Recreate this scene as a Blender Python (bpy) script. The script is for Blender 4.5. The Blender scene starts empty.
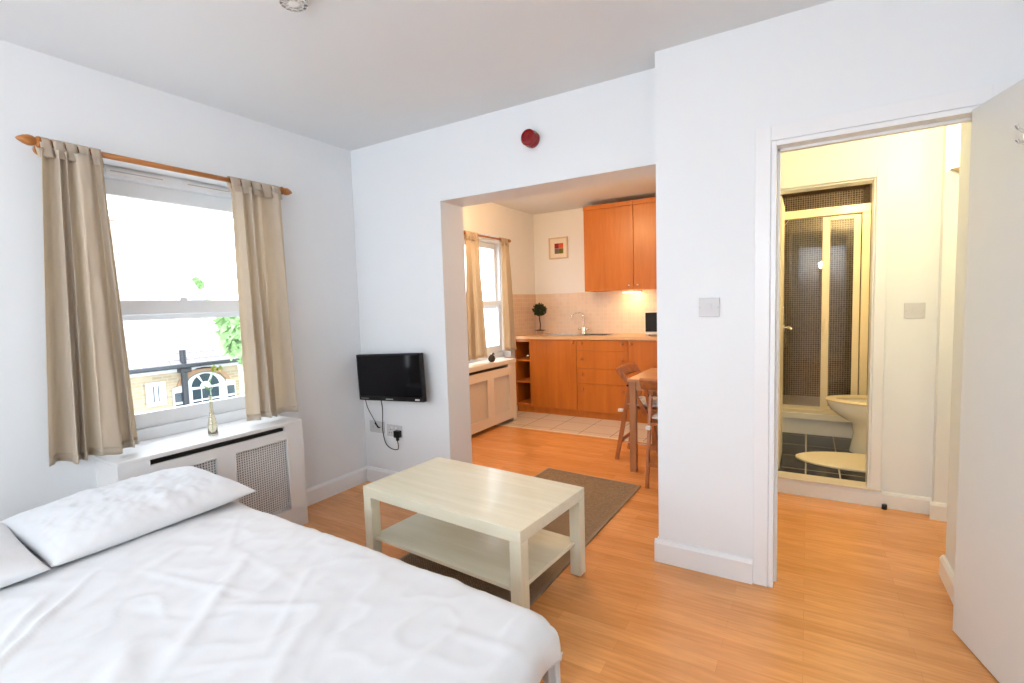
import bpy, bmesh, math, random
from mathutils import Vector, Matrix, noise
random.seed(7)
S = bpy.context.scene
COL = S.collection
PI = math.pi

# ------------------------------------------------------------------ materials
MATS = {}
def new_mat(name):
    m = bpy.data.materials.new(name); m.use_nodes = True
    nt = m.node_tree
    return m, nt, nt.nodes, nt.links, nt.nodes['Principled BSDF']
def setp(b, color=None, rough=None, metal=None, spec=None, trans=None, coat=None):
    if color is not None: b.inputs['Base Color'].default_value = (*color, 1)
    if rough is not None: b.inputs['Roughness'].default_value = rough
    if metal is not None: b.inputs['Metallic'].default_value = metal
    if spec is not None: b.inputs['Specular IOR Level'].default_value = spec
    if trans is not None: b.inputs['Transmission Weight'].default_value = trans
    if coat is not None: b.inputs['Coat Weight'].default_value = coat
def obj_coord(N, L, scale=(1,1,1), rot=(0,0,0)):
    t = N.new('ShaderNodeTexCoord'); mp = N.new('ShaderNodeMapping')
    mp.inputs['Scale'].default_value = scale; mp.inputs['Rotation'].default_value = rot
    L.new(t.outputs['Object'], mp.inputs['Vector'])
    return mp.outputs['Vector']
def plain(name, color, rough=0.6, metal=0, spec=0.5, var=0.04, nscale=12, bump=0.0, bscale=80, coat=None):
    """a surface with slight procedural mottling and an optional fine bump"""
    m, nt, N, L, b = new_mat(name)
    setp(b, color, rough, metal, spec, coat=coat)
    v = obj_coord(N, L)
    if var:
        n = N.new('ShaderNodeTexNoise'); n.inputs['Scale'].default_value = nscale; n.inputs['Detail'].default_value = 3
        L.new(v, n.inputs['Vector'])
        r = N.new('ShaderNodeMix'); r.data_type = 'RGBA'
        r.inputs[6].default_value = (*[c*(1-var) for c in color], 1)
        r.inputs[7].default_value = (*[min(1, c*(1+var)) for c in color], 1)
        L.new(n.outputs['Fac'], r.inputs[0]); L.new(r.outputs[2], b.inputs['Base Color'])
    if bump:
        n2 = N.new('ShaderNodeTexNoise'); n2.inputs['Scale'].default_value = bscale; n2.inputs['Detail'].default_value = 4
        L.new(v, n2.inputs['Vector'])
        bp = N.new('ShaderNodeBump'); bp.inputs['Strength'].default_value = bump; bp.inputs['Distance'].default_value = 0.002
        L.new(n2.outputs['Fac'], bp.inputs['Height']); L.new(bp.outputs['Normal'], b.inputs['Normal'])
    MATS[name] = m
    return m
def wood(name, c1, c2, scale=(3, 3, 40), rough=0.4, fine=0.5, coat=0.0, spec=0.5):
    m, nt, N, L, b = new_mat(name); setp(b, c1, rough, spec=spec, coat=coat)
    v = obj_coord(N, L, scale)
    n = N.new('ShaderNodeTexNoise'); n.inputs['Scale'].default_value = 1.0; n.inputs['Detail'].default_value = 6; n.inputs['Roughness'].default_value = 0.6
    L.new(v, n.inputs['Vector'])
    cr = N.new('ShaderNodeValToRGB'); cr.color_ramp.elements[0].position = 0.32; cr.color_ramp.elements[1].position = 0.68
    cr.color_ramp.elements[0].color = (*c1, 1); cr.color_ramp.elements[1].color = (*c2, 1)
    L.new(n.outputs['Fac'], cr.inputs[0]); L.new(cr.outputs[0], b.inputs['Base Color'])
    MATS[name] = m
    return m
def swizzle(N, L, plane):
    t = N.new('ShaderNodeTexCoord'); s = N.new('ShaderNodeSeparateXYZ'); c = N.new('ShaderNodeCombineXYZ')
    L.new(t.outputs['Object'], s.inputs[0])
    a, d = {'xy': (0, 1), 'xz': (0, 2), 'yz': (1, 2)}[plane]
    L.new(s.outputs[a], c.inputs[0]); L.new(s.outputs[d], c.inputs[1])
    return c.outputs[0]
def tiles(name, plane, w, h, mortar, c1, c2, cm, rough=0.3, offset=0.0, bias=0.0, bump=0.3, spec=0.5, freq=2):
    m, nt, N, L, b = new_mat(name); setp(b, c1, rough, spec=spec)
    v = swizzle(N, L, plane)
    t = N.new('ShaderNodeTexBrick'); t.offset = offset; t.offset_frequency = freq; t.squash = 1.0
    t.inputs['Scale'].default_value = 1.0; t.inputs['Brick Width'].default_value = w; t.inputs['Row Height'].default_value = h
    t.inputs['Mortar Size'].default_value = mortar; t.inputs['Mortar Smooth'].default_value = 0.1; t.inputs['Bias'].default_value = bias
    t.inputs['Color1'].default_value = (*c1, 1); t.inputs['Color2'].default_value = (*c2, 1); t.inputs['Mortar'].default_value = (*cm, 1)
    L.new(v, t.inputs['Vector']); L.new(t.outputs['Color'], b.inputs['Base Color'])
    if bump:
        bp = N.new('ShaderNodeBump'); bp.invert = True; bp.inputs['Strength'].default_value = bump; bp.inputs['Distance'].default_value = 0.002
        L.new(t.outputs['Fac'], bp.inputs['Height']); L.new(bp.outputs['Normal'], b.inputs['Normal'])
    MATS[name] = m
    return m
def laminate(name):
    m, nt, N, L, b = new_mat(name); setp(b, (0.5, 0.2, 0.08), 0.24, spec=0.5)
    v = swizzle(N, L, 'xy')
    t = N.new('ShaderNodeTexBrick'); t.offset = 0.43; t.offset_frequency = 2
    for k, val in (('Scale', 1), ('Brick Width', 0.62), ('Row Height', 0.068), ('Mortar Size', 0.0007), ('Mortar Smooth', 0.1), ('Bias', 0.0)):
        t.inputs[k].default_value = val
    t.inputs['Color1'].default_value = (0.72, 0.32, 0.105, 1); t.inputs['Color2'].default_value = (0.84, 0.40, 0.145, 1); t.inputs['Mortar'].default_value = (0.62, 0.275, 0.095, 1)
    L.new(v, t.inputs['Vector'])
    g = obj_coord(N, L, (4, 45, 1))
    n = N.new('ShaderNodeTexNoise'); n.inputs['Scale'].default_value = 1.3; n.inputs['Detail'].default_value = 5
    L.new(g, n.inputs['Vector'])
    cr = N.new('ShaderNodeValToRGB'); cr.color_ramp.elements[0].position = 0.3; cr.color_ramp.elements[1].position = 0.7
    cr.color_ramp.elements[0].color = (0.84, 0.80, 0.76, 1); cr.color_ramp.elements[1].color = (1.06, 1.06, 1.06, 1)
    L.new(n.outputs['Fac'], cr.inputs[0])
    mx = N.new('ShaderNodeMix'); mx.data_type = 'RGBA'; mx.blend_type = 'MULTIPLY'; mx.inputs[0].default_value = 1
    L.new(t.outputs['Color'], mx.inputs[6]); L.new(cr.outputs[0], mx.inputs[7]); L.new(mx.outputs[2], b.inputs['Base Color'])
    MATS[name] = m
    return m
def thin_glass(name, tint=(1, 1, 1), refl=0.9):
    m = bpy.data.materials.new(name); m.use_nodes = True
    nt = m.node_tree; N = nt.nodes; L = nt.links; N.clear()
    o = N.new('ShaderNodeOutputMaterial'); mix = N.new('ShaderNodeMixShader')
    tr = N.new('ShaderNodeBsdfTransparent'); gl = N.new('ShaderNodeBsdfGlossy'); fr = N.new('ShaderNodeFresnel')
    tr.inputs[0].default_value = (*tint, 1); gl.inputs['Roughness'].default_value = 0.02; gl.inputs[0].default_value = (refl, refl, refl, 1)
    ge = N.new('ShaderNodeNewGeometry'); ma = N.new('ShaderNodeMath'); ma.operation = 'MULTIPLY_ADD'
    ma.inputs[1].default_value = 1/1.45-1.45; ma.inputs[2].default_value = 1.45
    L.new(ge.outputs['Backfacing'], ma.inputs[0]); L.new(ma.outputs[0], fr.inputs[0])
    L.new(fr.outputs[0], mix.inputs[0]); L.new(tr.outputs[0], mix.inputs[1]); L.new(gl.outputs[0], mix.inputs[2]); L.new(mix.outputs[0], o.inputs[0])
    MATS[name] = m
    return m
def fabric(name, c, trans=0.0, tcol=None, weave=350, rough=0.9, bump=0.3, var=0.06, vscale=25):
    m, nt, N, L, b = new_mat(name); setp(b, c, rough, spec=0.15)
    b.inputs['Sheen Weight'].default_value = 0.15
    v = obj_coord(N, L)
    w = N.new('ShaderNodeTexNoise'); w.inputs['Scale'].default_value = weave; w.inputs['Detail'].default_value = 2
    L.new(v, w.inputs['Vector'])
    bp = N.new('ShaderNodeBump'); bp.inputs['Strength'].default_value = bump; bp.inputs['Distance'].default_value = 0.001
    L.new(w.outputs['Fac'], bp.inputs['Height']); L.new(bp.outputs['Normal'], b.inputs['Normal'])
    v2 = obj_coord(N, L, (1, 1, 0.25))
    n = N.new('ShaderNodeTexNoise'); n.inputs['Scale'].default_value = vscale*4; n.inputs['Detail'].default_value = 4
    L.new(v2, n.inputs['Vector'])
    r = N.new('ShaderNodeMix'); r.data_type = 'RGBA'
    r.inputs[6].default_value = (*[q*(1-var) for q in c], 1); r.inputs[7].default_value = (*[min(1, q*(1+var)) for q in c], 1)
    L.new(n.outputs['Fac'], r.inputs[0]); L.new(r.outputs[2], b.inputs['Base Color'])
    if trans:
        t = N.new('ShaderNodeBsdfTranslucent'); t.inputs[0].default_value = (*(tcol or c), 1)
        mx = N.new('ShaderNodeMixShader'); mx.inputs[0].default_value = trans
        o = N['Material Output']
        L.new(b.outputs[0], mx.inputs[1]); L.new(t.outputs[0], mx.inputs[2]); L.new(mx.outputs[0], o.inputs[0])
    MATS[name] = m
    return m
def glow(name, color, strength):
    m = bpy.data.materials.new(name); m.use_nodes = True
    b = m.node_tree.nodes['Principled BSDF']
    setp(b, color, 0.5); b.inputs['Emission Color'].default_value = (*color, 1); b.inputs['Emission Strength'].default_value = strength
    MATS[name] = m
    return m

W = plain('wall_paint', (0.84, 0.865, 0.89), 0.55, var=0.012, nscale=2, bump=0.15, bscale=60, spec=0.3)
CE = plain('ceiling_paint', (0.83, 0.87, 0.90), 0.7, var=0.012, nscale=2, bump=0.1, spec=0.2)
TRIM = plain('white_gloss', (0.86, 0.865, 0.88), 0.3, var=0.01, nscale=3)
UP = plain('window_white', (0.84, 0.87, 0.90), 0.28, var=0.01)
LAM = laminate('laminate')
KT = tiles('kitchen_tile', 'xy', 0.33, 0.33, 0.004, (0.80, 0.72, 0.62), (0.76, 0.67, 0.57), (0.36, 0.28, 0.22), 0.22)
BT = tiles('bath_floor_tile', 'xy', 0.2, 0.33, 0.005, (0.010, 0.012, 0.022), (0.016, 0.018, 0.030), (0.42, 0.36, 0.30), 0.22, spec=0.22)
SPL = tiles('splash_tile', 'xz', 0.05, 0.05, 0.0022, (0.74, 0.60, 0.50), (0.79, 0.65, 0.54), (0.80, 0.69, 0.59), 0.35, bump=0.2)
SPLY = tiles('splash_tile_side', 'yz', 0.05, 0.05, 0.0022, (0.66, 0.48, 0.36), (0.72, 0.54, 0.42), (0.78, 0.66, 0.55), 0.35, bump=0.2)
MOS = tiles('mosaic_back', 'xz', 0.021, 0.021, 0.0021, (0.085, 0.058, 0.055), (0.19, 0.135, 0.12), (0.55, 0.46, 0.38), 0.25)
MOSY = tiles('mosaic_side', 'yz', 0.021, 0.021, 0.0021, (0.085, 0.058, 0.055), (0.19, 0.135, 0.12), (0.55, 0.46, 0.38), 0.25)
KW = wood('kitchen_wood', (0.46, 0.130, 0.014), (0.57, 0.180, 0.024), (14, 14, 1.3), 0.34)
KWT = wood('worktop_wood', (0.66, 0.40, 0.21), (0.76, 0.50, 0.28), (3, 30, 30), 0.35)
KIN = wood('kitchen_inside', (0.20, 0.06, 0.02), (0.27, 0.09, 0.03), (10, 10, 2), 0.5)
BIR = wood('birch', (0.77, 0.75, 0.585), (0.85, 0.835, 0.68), (2.2, 26, 26), 0.27, coat=0.15)
BIRL = wood('birch_leg', (0.77, 0.75, 0.585), (0.85, 0.835, 0.68), (26, 26, 2.2), 0.33)
CH = wood('chair_wood', (0.36, 0.115, 0.035), (0.50, 0.18, 0.06), (20, 20, 4), 0.35)
TBW = wood('table_wood', (0.50, 0.24, 0.10), (0.62, 0.33, 0.15), (3, 20, 20), 0.3)
ROD = wood('rod_wood', (0.36, 0.125, 0.025), (0.50, 0.19, 0.045), (30, 3, 30), 0.32)
LIN = fabric('linen', (0.66, 0.57, 0.475), 0.36, (0.90, 0.80, 0.62))
BED = fabric('white_cotton', (0.76, 0.78, 0.81), 0, weave=500, bump=0.12, var=0.01)
PIL = fabric('pillow_cotton', (0.78, 0.795, 0.82), 0, weave=500, bump=0.12, var=0.01)
VAL = fabric('valance_cloth', (0.74, 0.68, 0.62), 0, weave=400, bump=0.2, var=0.02)
CUS = None
BLK = plain('black_plastic', (0.006, 0.006, 0.007), 0.3, var=0, spec=0.3)
SCR = plain('tv_glass', (0.004, 0.004, 0.006), 0.10, var=0, spec=0.2)
GRY = plain('grey_plastic', (0.50, 0.50, 0.51), 0.45, var=0.01)
PLT = plain('switch_plate', (0.62, 0.62, 0.635), 0.35, var=0.01)
WPL = plain('white_plastic', (0.85, 0.85, 0.84), 0.35, var=0.01)
DKG = plain('dark_slot', (0.05, 0.05, 0.055), 0.6, var=0.02)
STE = plain('steel', (0.62, 0.60, 0.57), 0.22, 1.0, var=0.02)
CHR = plain('chrome', (0.82, 0.82, 0.82), 0.08, 1.0, var=0)
RED = plain('red_plastic', (0.24, 0.002, 0.004), 0.22, var=0.02)
CRM = plain('cream_enamel', (0.80, 0.71, 0.52), 0.3, var=0.01)
CER = plain('ceramic', (0.86, 0.84, 0.78), 0.12, var=0.005, coat=0.5)
MATB = fabric('bath_mat_pile', (0.83, 0.76, 0.60), 0, weave=220, bump=1.0)
RUG = None
RC = plain('cover_paint', (0.80, 0.80, 0.80), 0.4, var=0.01)
RCK = plain('cover_warm_light', (0.82, 0.76, 0.68), 0.4, var=0.01)  # cover colour includes the warm kitchen light falling on it
GLS = thin_glass('pane_glass')
SHG = thin_glass('shower_glass', (0.93, 0.92, 0.88), 0.95)
LEAF = plain('leaf', (0.30, 0.50, 0.22), 0.5, var=0.5, nscale=3)
LEAFD = plain('dark_leaf', (0.018, 0.035, 0.008), 0.6, var=0.3, nscale=60)
BARK = plain('bark', (0.10, 0.06, 0.035), 0.8, var=0.3, nscale=20)
PATH = plain('ground_paving', (0.32, 0.31, 0.29), 0.9, var=0.2, nscale=2)

def rug_mat():
    m, nt, N, L, b = new_mat('sisal'); setp(b, (0.2, 0.13, 0.08), 0.95, spec=0.1)
    v = swizzle(N, L, 'xy')
    t = N.new('ShaderNodeTexBrick'); t.offset = 0.5
    for k, val in (('Scale', 1), ('Brick Width', 0.016), ('Row Height', 0.008), ('Mortar Size', 0.0018), ('Mortar Smooth', 0.5), ('Bias', 0.0)):
        t.inputs[k].default_value = val
    t.inputs['Color1'].default_value = (0.36, 0.265, 0.17, 1); t.inputs['Color2'].default_value = (0.52, 0.40, 0.27, 1); t.inputs['Mortar'].default_value = (0.18, 0.115, 0.07, 1)
    L.new(v, t.inputs['Vector']); L.new(t.outputs['Color'], b.inputs['Base Color'])
    bp = N.new('ShaderNodeBump'); bp.invert = True; bp.inputs['Strength'].default_value = 0.8; bp.inputs['Distance'].default_value = 0.003
    L.new(t.outputs['Fac'], bp.inputs['Height']); L.new(bp.outputs['Normal'], b.inputs['Normal'])
    return m
RUG = rug_mat()
RUGB = plain('rug_border', (0.33, 0.25, 0.175), 0.9, var=0.2, nscale=300, bump=0.5, bscale=300)
def cushion_mat():
    m, nt, N, L, b = new_mat('cushion_print'); setp(b, (0.7, 0.72, 0.75), 0.9, spec=0.1)
    v = obj_coord(N, L, (24, 24, 24))
    t = N.new('ShaderNodeTexVoronoi'); t.inputs['Scale'].default_value = 1.0
    L.new(v, t.inputs['Vector'])
    cr = N.new('ShaderNodeValToRGB'); e = cr.color_ramp.elements
    e[0].position = 0.15; e[0].color = (0.25, 0.38, 0.45, 1); e[1].position = 0.42; e[1].color = (0.72, 0.72, 0.70, 1)
    x = cr.color_ramp.elements.new(0.28); x.color = (0.60, 0.48, 0.46, 1)
    L.new(t.outputs['Distance'], cr.inputs[0]); L.new(cr.outputs[0], b.inputs['Base Color'])
    return m
CUS = cushion_mat()
def brick_mat():
    m = tiles('yellow_brick', 'yz', 0.23, 0.075, 0.010, (0.34, 0.27, 0.17), (0.46, 0.385, 0.26), (0.42, 0.38, 0.30), 0.9, offset=0.5, bump=0.3, spec=0.1)
    return m
BRK = brick_mat()
SLT = tiles('slate', 'yz', 0.30, 0.16, 0.012, (0.27, 0.255, 0.275), (0.38, 0.355, 0.375), (0.17, 0.16, 0.18), 0.8, offset=0.5, bump=0.3, spec=0.1)
GUT = plain('gutter_paint', (0.020, 0.028, 0.038), 0.4, var=0.05)
PAN = plain('dark_pane', (0.020, 0.040, 0.060), 0.15, var=0.1)
EXW = plain('outside_white_paint', (0.62, 0.66, 0.70), 0.5, var=0.02)

# ------------------------------------------------------------------ mesh helpers (all in world metres unless stated)
def B(): return bmesh.new()
def box(bm, x0, x1, y0, y1, z0, z1, bev=0.0, seg=2, rot=None, piv=None):
    x0, x1 = sorted((x0, x1)); y0, y1 = sorted((y0, y1)); z0, z1 = sorted((z0, z1))
    vs = [bm.verts.new(p) for p in ((x0,y0,z0),(x1,y0,z0),(x1,y1,z0),(x0,y1,z0),(x0,y0,z1),(x1,y0,z1),(x1,y1,z1),(x0,y1,z1))]
    fs = [bm.faces.new([vs[i] for i in q]) for q in ((3,2,1,0),(4,5,6,7),(0,1,5,4),(1,2,6,5),(2,3,7,6),(3,0,4,7))]
    geo = vs
    if bev:
        es = list({e for f in fs for e in f.edges})
        r = bmesh.ops.bevel(bm, geom=es, offset=bev, segments=seg, profile=0.6, affect='EDGES')
        geo = list({v for f in r['faces'] for v in f.verts} | {v for v in vs if v.is_valid})
    if rot is not None:
        bmesh.ops.transform(bm, matrix=Matrix.Translation(piv) @ rot @ Matrix.Translation(-Vector(piv)), verts=geo)
    return geo
def tube(bm, pts, r, n=10, caps=True, sx=1.0):
    """round tube along a polyline; r may be a list"""
    pts = [Vector(p) for p in pts]; rings = []
    up = None
    for i, p in enumerate(pts):
        t = (pts[min(i+1, len(pts)-1)] - pts[max(i-1, 0)]).normalized()
        if up is None:
            up = Vector((0, 0, 1)) if abs(t.z) < 0.9 else Vector((1, 0, 0))
        a = t.cross(up).normalized(); b2 = a.cross(t).normalized(); up = b2
        rr = r[i] if isinstance(r, (list, tuple)) else r
        rings.append([bm.verts.new(p + (a*math.cos(2*PI*k/n)*sx + b2*math.sin(2*PI*k/n))*rr) for k in range(n)])
    for i in range(len(rings)-1):
        for k in range(n):
            bm.faces.new((rings[i][k], rings[i][(k+1) % n], rings[i+1][(k+1) % n], rings[i+1][k]))
    if caps:
        bm.faces.new(rings[0][::-1]); bm.faces.new(rings[-1])
def bar(bm, a, b, w, d, side=(0, 1, 0), bev=0.002):
    """rectangular bar from a to b; w across 'side', d across the other axis"""
    a, b = Vector(a), Vector(b); t = (b-a).normalized(); s = Vector(side); s = (s - t*s.dot(t)).normalized(); u = t.cross(s)
    g = box(bm, -w/2, w/2, -d/2, d/2, 0, (b-a).length, bev)
    M = Matrix(((s.x, u.x, t.x, a.x), (s.y, u.y, t.y, a.y), (s.z, u.z, t.z, a.z), (0, 0, 0, 1)))
    bmesh.ops.transform(bm, matrix=M, verts=g)
def lathe(bm, prof, c, n=24, axis='z', sy=1.0):
    """prof = (radius, height) pairs"""
    rings = []
    for r, h in prof:
        ring = []
        for k in range(n):
            a = 2*PI*k/n; p = (r*math.cos(a), r*math.sin(a)*sy, h)
            if axis == 'y': p = (p[0], -p[2], p[1])
            if axis == 'x': p = (p[2], p[0], p[1])
            ring.append(bm.verts.new((c[0]+p[0], c[1]+p[1], c[2]+p[2])))
        rings.append(ring)
    for i in range(len(rings)-1):
        for k in range(n):
            bm.faces.new((rings[i][k], rings[i][(k+1) % n], rings[i+1][(k+1) % n], rings[i+1][k]))
    if prof[0][0] > 1e-5: bm.faces.new(rings[0][::-1])
    if prof[-1][0] > 1e-5: bm.faces.new(rings[-1])
def prism(bm, poly, h0, h1, axis='z'):
    def P(p, h):
        return {'z': (p[0], p[1], h), 'y': (p[0], h, p[1]), 'x': (h, p[0], p[1])}[axis]
    lo = [bm.verts.new(P(p, h0)) for p in poly]; hi = [bm.verts.new(P(p, h1)) for p in poly]
    n = len(poly)
    bm.faces.new(lo[::-1]); bm.faces.new(hi)
    for i in range(n): bm.faces.new((lo[i], lo[(i+1) % n], hi[(i+1) % n], hi[i]))
def grid(bm, nu, nv, fn):
    vs = [[bm.verts.new(fn(i/nu, j/nv)) for j in range(nv+1)] for i in range(nu+1)]
    for i in range(nu):
        for j in range(nv): bm.faces.new((vs[i][j], vs[i+1][j], vs[i+1][j+1], vs[i][j+1]))
    return vs
def chain(o):
    m = Matrix.Identity(4)
    while o: m = o.matrix_basis @ m; o = o.parent
    return m
def obj(name, bm, mat, parent=None, smooth=False, local=False):
    bmesh.ops.recalc_face_normals(bm, faces=bm.faces)
    if parent is not None and not local:
        bmesh.ops.transform(bm, matrix=chain(parent).inverted(), verts=bm.verts)
    me = bpy.data.meshes.new(name); bm.to_mesh(me); bm.free()
    me.materials.append(mat)
    if smooth:
        for p in me.polygons: p.use_smooth = True
    o = bpy.data.objects.new(name, me); COL.objects.link(o)
    if parent is not None: o.parent = parent
    return o
def autosmooth(o, ang=35):
    me = o.data
    for p in me.polygons: p.use_smooth = True
    me.update()
    b = bmesh.new(); b.from_mesh(me)
    for e in b.edges:
        if len(e.link_faces) == 2 and e.calc_face_angle(0) > math.radians(ang): e.smooth = False
    b.to_mesh(me); b.free()
    return o
def thing(name, label, cat, loc=(0, 0, 0), rotz=0, group=None):
    o = bpy.data.objects.new(name, None); COL.objects.link(o); o.empty_display_size = 0.1
    o.location = loc; o.rotation_euler = (0, 0, rotz)
    o.matrix_basis = Matrix.Translation(loc) @ Matrix.Rotation(rotz, 4, 'Z')
    o['label'] = label; o['category'] = cat
    if group: o['group'] = group
    return o
def tag(o, label, cat, group=None):
    o['label'] = label; o['category'] = cat
    if group: o['group'] = group
    return o
def struct(name, bm, mat, parent=None):
    o = obj(name, bm, mat, parent)
    if parent is None: o['kind'] = 'structure'
    return o
def sroot(name, loc=(0, 0, 0), label=None):
    o = bpy.data.objects.new(name, None); COL.objects.link(o); o.matrix_basis = Matrix.Translation(loc)
    o['kind'] = 'structure'
    if label: o['label'] = label
    return o
def copy_tree(o, parent=None):
    c = o.copy(); COL.objects.link(c); c.parent = parent
    for ch in list(o.children): copy_tree(ch, c)
    return c
def place(o, M):
    o.matrix_basis = M

# ------------------------------------------------------------------ key dimensions
XL, YT, YP, H = -2.914, 2.60, 2.44, 2.494
PX = -0.636                     # left edge of the projecting wall
KX, KY = -3.10, 5.77            # kitchen left wall, kitchen back wall
YH = 3.72                       # hall back wall

# ================================================================== SHELL
bm = B(); box(bm, -3.4, 1.6, -1.9, YH, -0.06, 0); box(bm, -3.4, PX, YH, 4.50, -0.06, 0)
struct('floor', bm, LAM)
bm = B(); box(bm, -3.4, -0.5, 4.50, 6.0, -0.06, 0.002); struct('floor', bm, KT)
bm = B(); box(bm, KX, PX, 4.485, 4.515, 0, 0.006, 0.002)
struct('trim_1', bm, plain('threshold_strip', (0.78, 0.66, 0.50), 0.35, var=0.02))
bm = B(); box(bm, -0.30, 1.6, YH+0.0, 6.0, -0.06, 0.10); struct('floor', bm, BT)
bm = B(); box(bm, -3.4, 1.6, -1.9, 6.0, H, H+0.1); struct('ceiling', bm, CE)
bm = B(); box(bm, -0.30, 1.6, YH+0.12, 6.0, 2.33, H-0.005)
struct('ceiling', bm, plain('bath_ceiling_shade', (0.30, 0.20, 0.13), 0.7, var=0.03))  # brown tone puts the shadow on the bathroom ceiling into its colour

def wall_with_hole_x(bm, x0, x1, y0, y1, z0, z1, hy0, hy1, hz0, hz1):
    box(bm, x0, x1, y0, hy0, z0, z1); box(bm, x0, x1, hy1, y1, z0, z1)
    box(bm, x0, x1, hy0, hy1, z0, hz0); box(bm, x0, x1, hy0, hy1, hz1, z1)
WY0, WY1, WZ0, WZ1 = 0.99, 1.90, 0.64, 2.09
bm = B(); wall_with_hole_x(bm, -3.22, XL, -1.9, YT, 0, H, WY0, WY1, WZ0, WZ1); struct('wall_left', bm, W)
# wall with the television, its lintel over the kitchen opening
bm = B()
box(bm, -3.22, -2.09, YT, YT+0.25, 0, H)
box(bm, -2.09, PX, YT, YT+0.25, 2.02, H)
struct('wall_back', bm, W)
# projecting wall around the hall doorway
DX0, DX1, DZ = -0.122, 0.530, 1.965
bm = B()
box(bm, PX, DX0-0.02, YP, YP+0.12, 0, H)
box(bm, DX1+0.02, 1.6, YP, YP+0.12, 0, H)
box(bm, DX0-0.02, DX1+0.02, YP, YP+0.12, DZ+0.02, H)
struct('wall_doorway', bm, W)
bm = B(); box(bm, PX, -0.27, YP+0.12, 6.0, 0, H); struct('wall_partition', bm, W)
bm = B(); box(bm, 1.45, 1.6, -1.9, 6.0, 0, H); struct('wall_right', bm, W)
# rear wall with a wide opening added behind the viewpoint for fill daylight
RX0, RX1, RZ0, RZ1 = -2.60, -0.25, 0.6, 2.35
bm = B()
box(bm, -3.22, RX0, -2.05, -1.9, 0, H); box(bm, RX1, 1.6, -2.05, -1.9, 0, H)
box(bm, RX0, RX1, -2.05, -1.9, 0, RZ0); box(bm, RX0, RX1, -2.05, -1.9, RZ1, H)
struct('wall_rear', bm, W)
# kitchen walls
KW0, KW1, KWZ0, KWZ1 = 4.10, 5.10, 0.70, 2.12
bm = B(); wall_with_hole_x(bm, -3.4, KX, YT+0.25, 6.0, 0, H, KW0, KW1, KWZ0, KWZ1); struct('wall_kitchen_left', bm, W)
bm = B(); box(bm, -3.4, PX, KY, 6.0, 0, H); struct('wall_kitchen_back', bm, W)
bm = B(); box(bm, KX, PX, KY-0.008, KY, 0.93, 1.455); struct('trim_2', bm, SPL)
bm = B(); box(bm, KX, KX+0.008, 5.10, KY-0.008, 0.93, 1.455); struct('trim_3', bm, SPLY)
# hall walls
BX0, BX1, BZ1 = -0.20, 0.345, 2.02
bm = B()
box(bm, -0.27, BX0, YH, YH+0.12, 0, H); box(bm, BX1, 1.6, YH, YH+0.12, 0, H)
box(bm, BX0, BX1, YH, YH+0.12, BZ1, H)
struct('wall_hall', bm, W)
bm = B(); box(bm, 0.645, 1.6, YH-0.07, YH, 0, H); struct('wall_hall_return', bm, W)
bm = B(); box(bm, 0.56, 1.6, YP+0.12, 2.90, 0, H); struct('wall_hall_right', bm, W)
# bathroom walls
bm = B(); box(bm, 0.44, 1.45, 5.0, 5.2, 0.1, 2.33); struct('wall_bathroom_front', bm, MOS)
bm = B(); box(bm, -0.27, 0.44, 5.85, 6.0, 0.1, 2.33); struct('wall_bathroom_back', bm, MOS)
bm = B(); box(bm, 0.44, 0.48, 5.2, 5.85, 0.1, 2.33); struct('wall_bathroom_side', bm, MOSY)
bm = B(); box(bm, -0.27, -0.262, 4.95, 5.85, 0.1, 2.33); struct('wall_bathroom_left', bm, MOSY)

# skirting boards
def skirt(name, a, b, nrm, h=0.115, t=0.018, z=0, mat=TRIM):
    """a -> b along the wall, nrm points into the room"""
    bm = B(); a = Vector((*a, z)); b = Vector((*b, z)); n = Vector((*nrm, 0))
    prof = [(0, 0), (t, 0), (t, h-0.018), (t*0.55, h-0.004), (0, h)]
    lo = [bm.verts.new(a + n*p + Vector((0, 0, q))) for p, q in prof]
    hi = [bm.verts.new(b + n*p + Vector((0, 0, q))) for p, q in prof]
    bm.faces.new(lo[::-1]); bm.faces.new(hi)
    for i in range(len(prof)): bm.faces.new((lo[i], lo[(i+1) % 5], hi[(i+1) % 5], hi[i]))
    return struct(name, bm, mat)
skirt('baseboard_left', (XL, 1.90), (XL, YT), (1, 0))
skirt('baseboard_left', (XL, -1.9), (XL, 0.925), (1, 0))
skirt('baseboard_back', (XL+0.018, YT), (-2.09, YT), (0, -1))
skirt('baseboard_doorway', (PX-0.018, YP), (-0.205, YP), (0, -1))
skirt('baseboard_pillar', (PX, YP), (PX, YT+0.25), (-1, 0))
skirt('baseboard_kitchen', (KX, 4.86), (KX, 5.17), (1, 0), 0.13)
skirt('baseboard_hall', (BX0-0.05, YH), (0.645, YH), (0, -1), 0.10)
skirt('baseboard_hall', (0.627, YH-0.07), (1.45, YH-0.07), (0, -1), 0.10)
skirt('baseboard_hall_right', (0.56, YP+0.12), (0.56, 2.918), (-1, 0), 0.10)
skirt('baseboard_hall_right', (0.56, 2.90), (1.45, 2.90), (0, 1), 0.10)
skirt('baseboard_right', (1.45, -1.9), (1.45, YP), (-1, 0))

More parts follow.
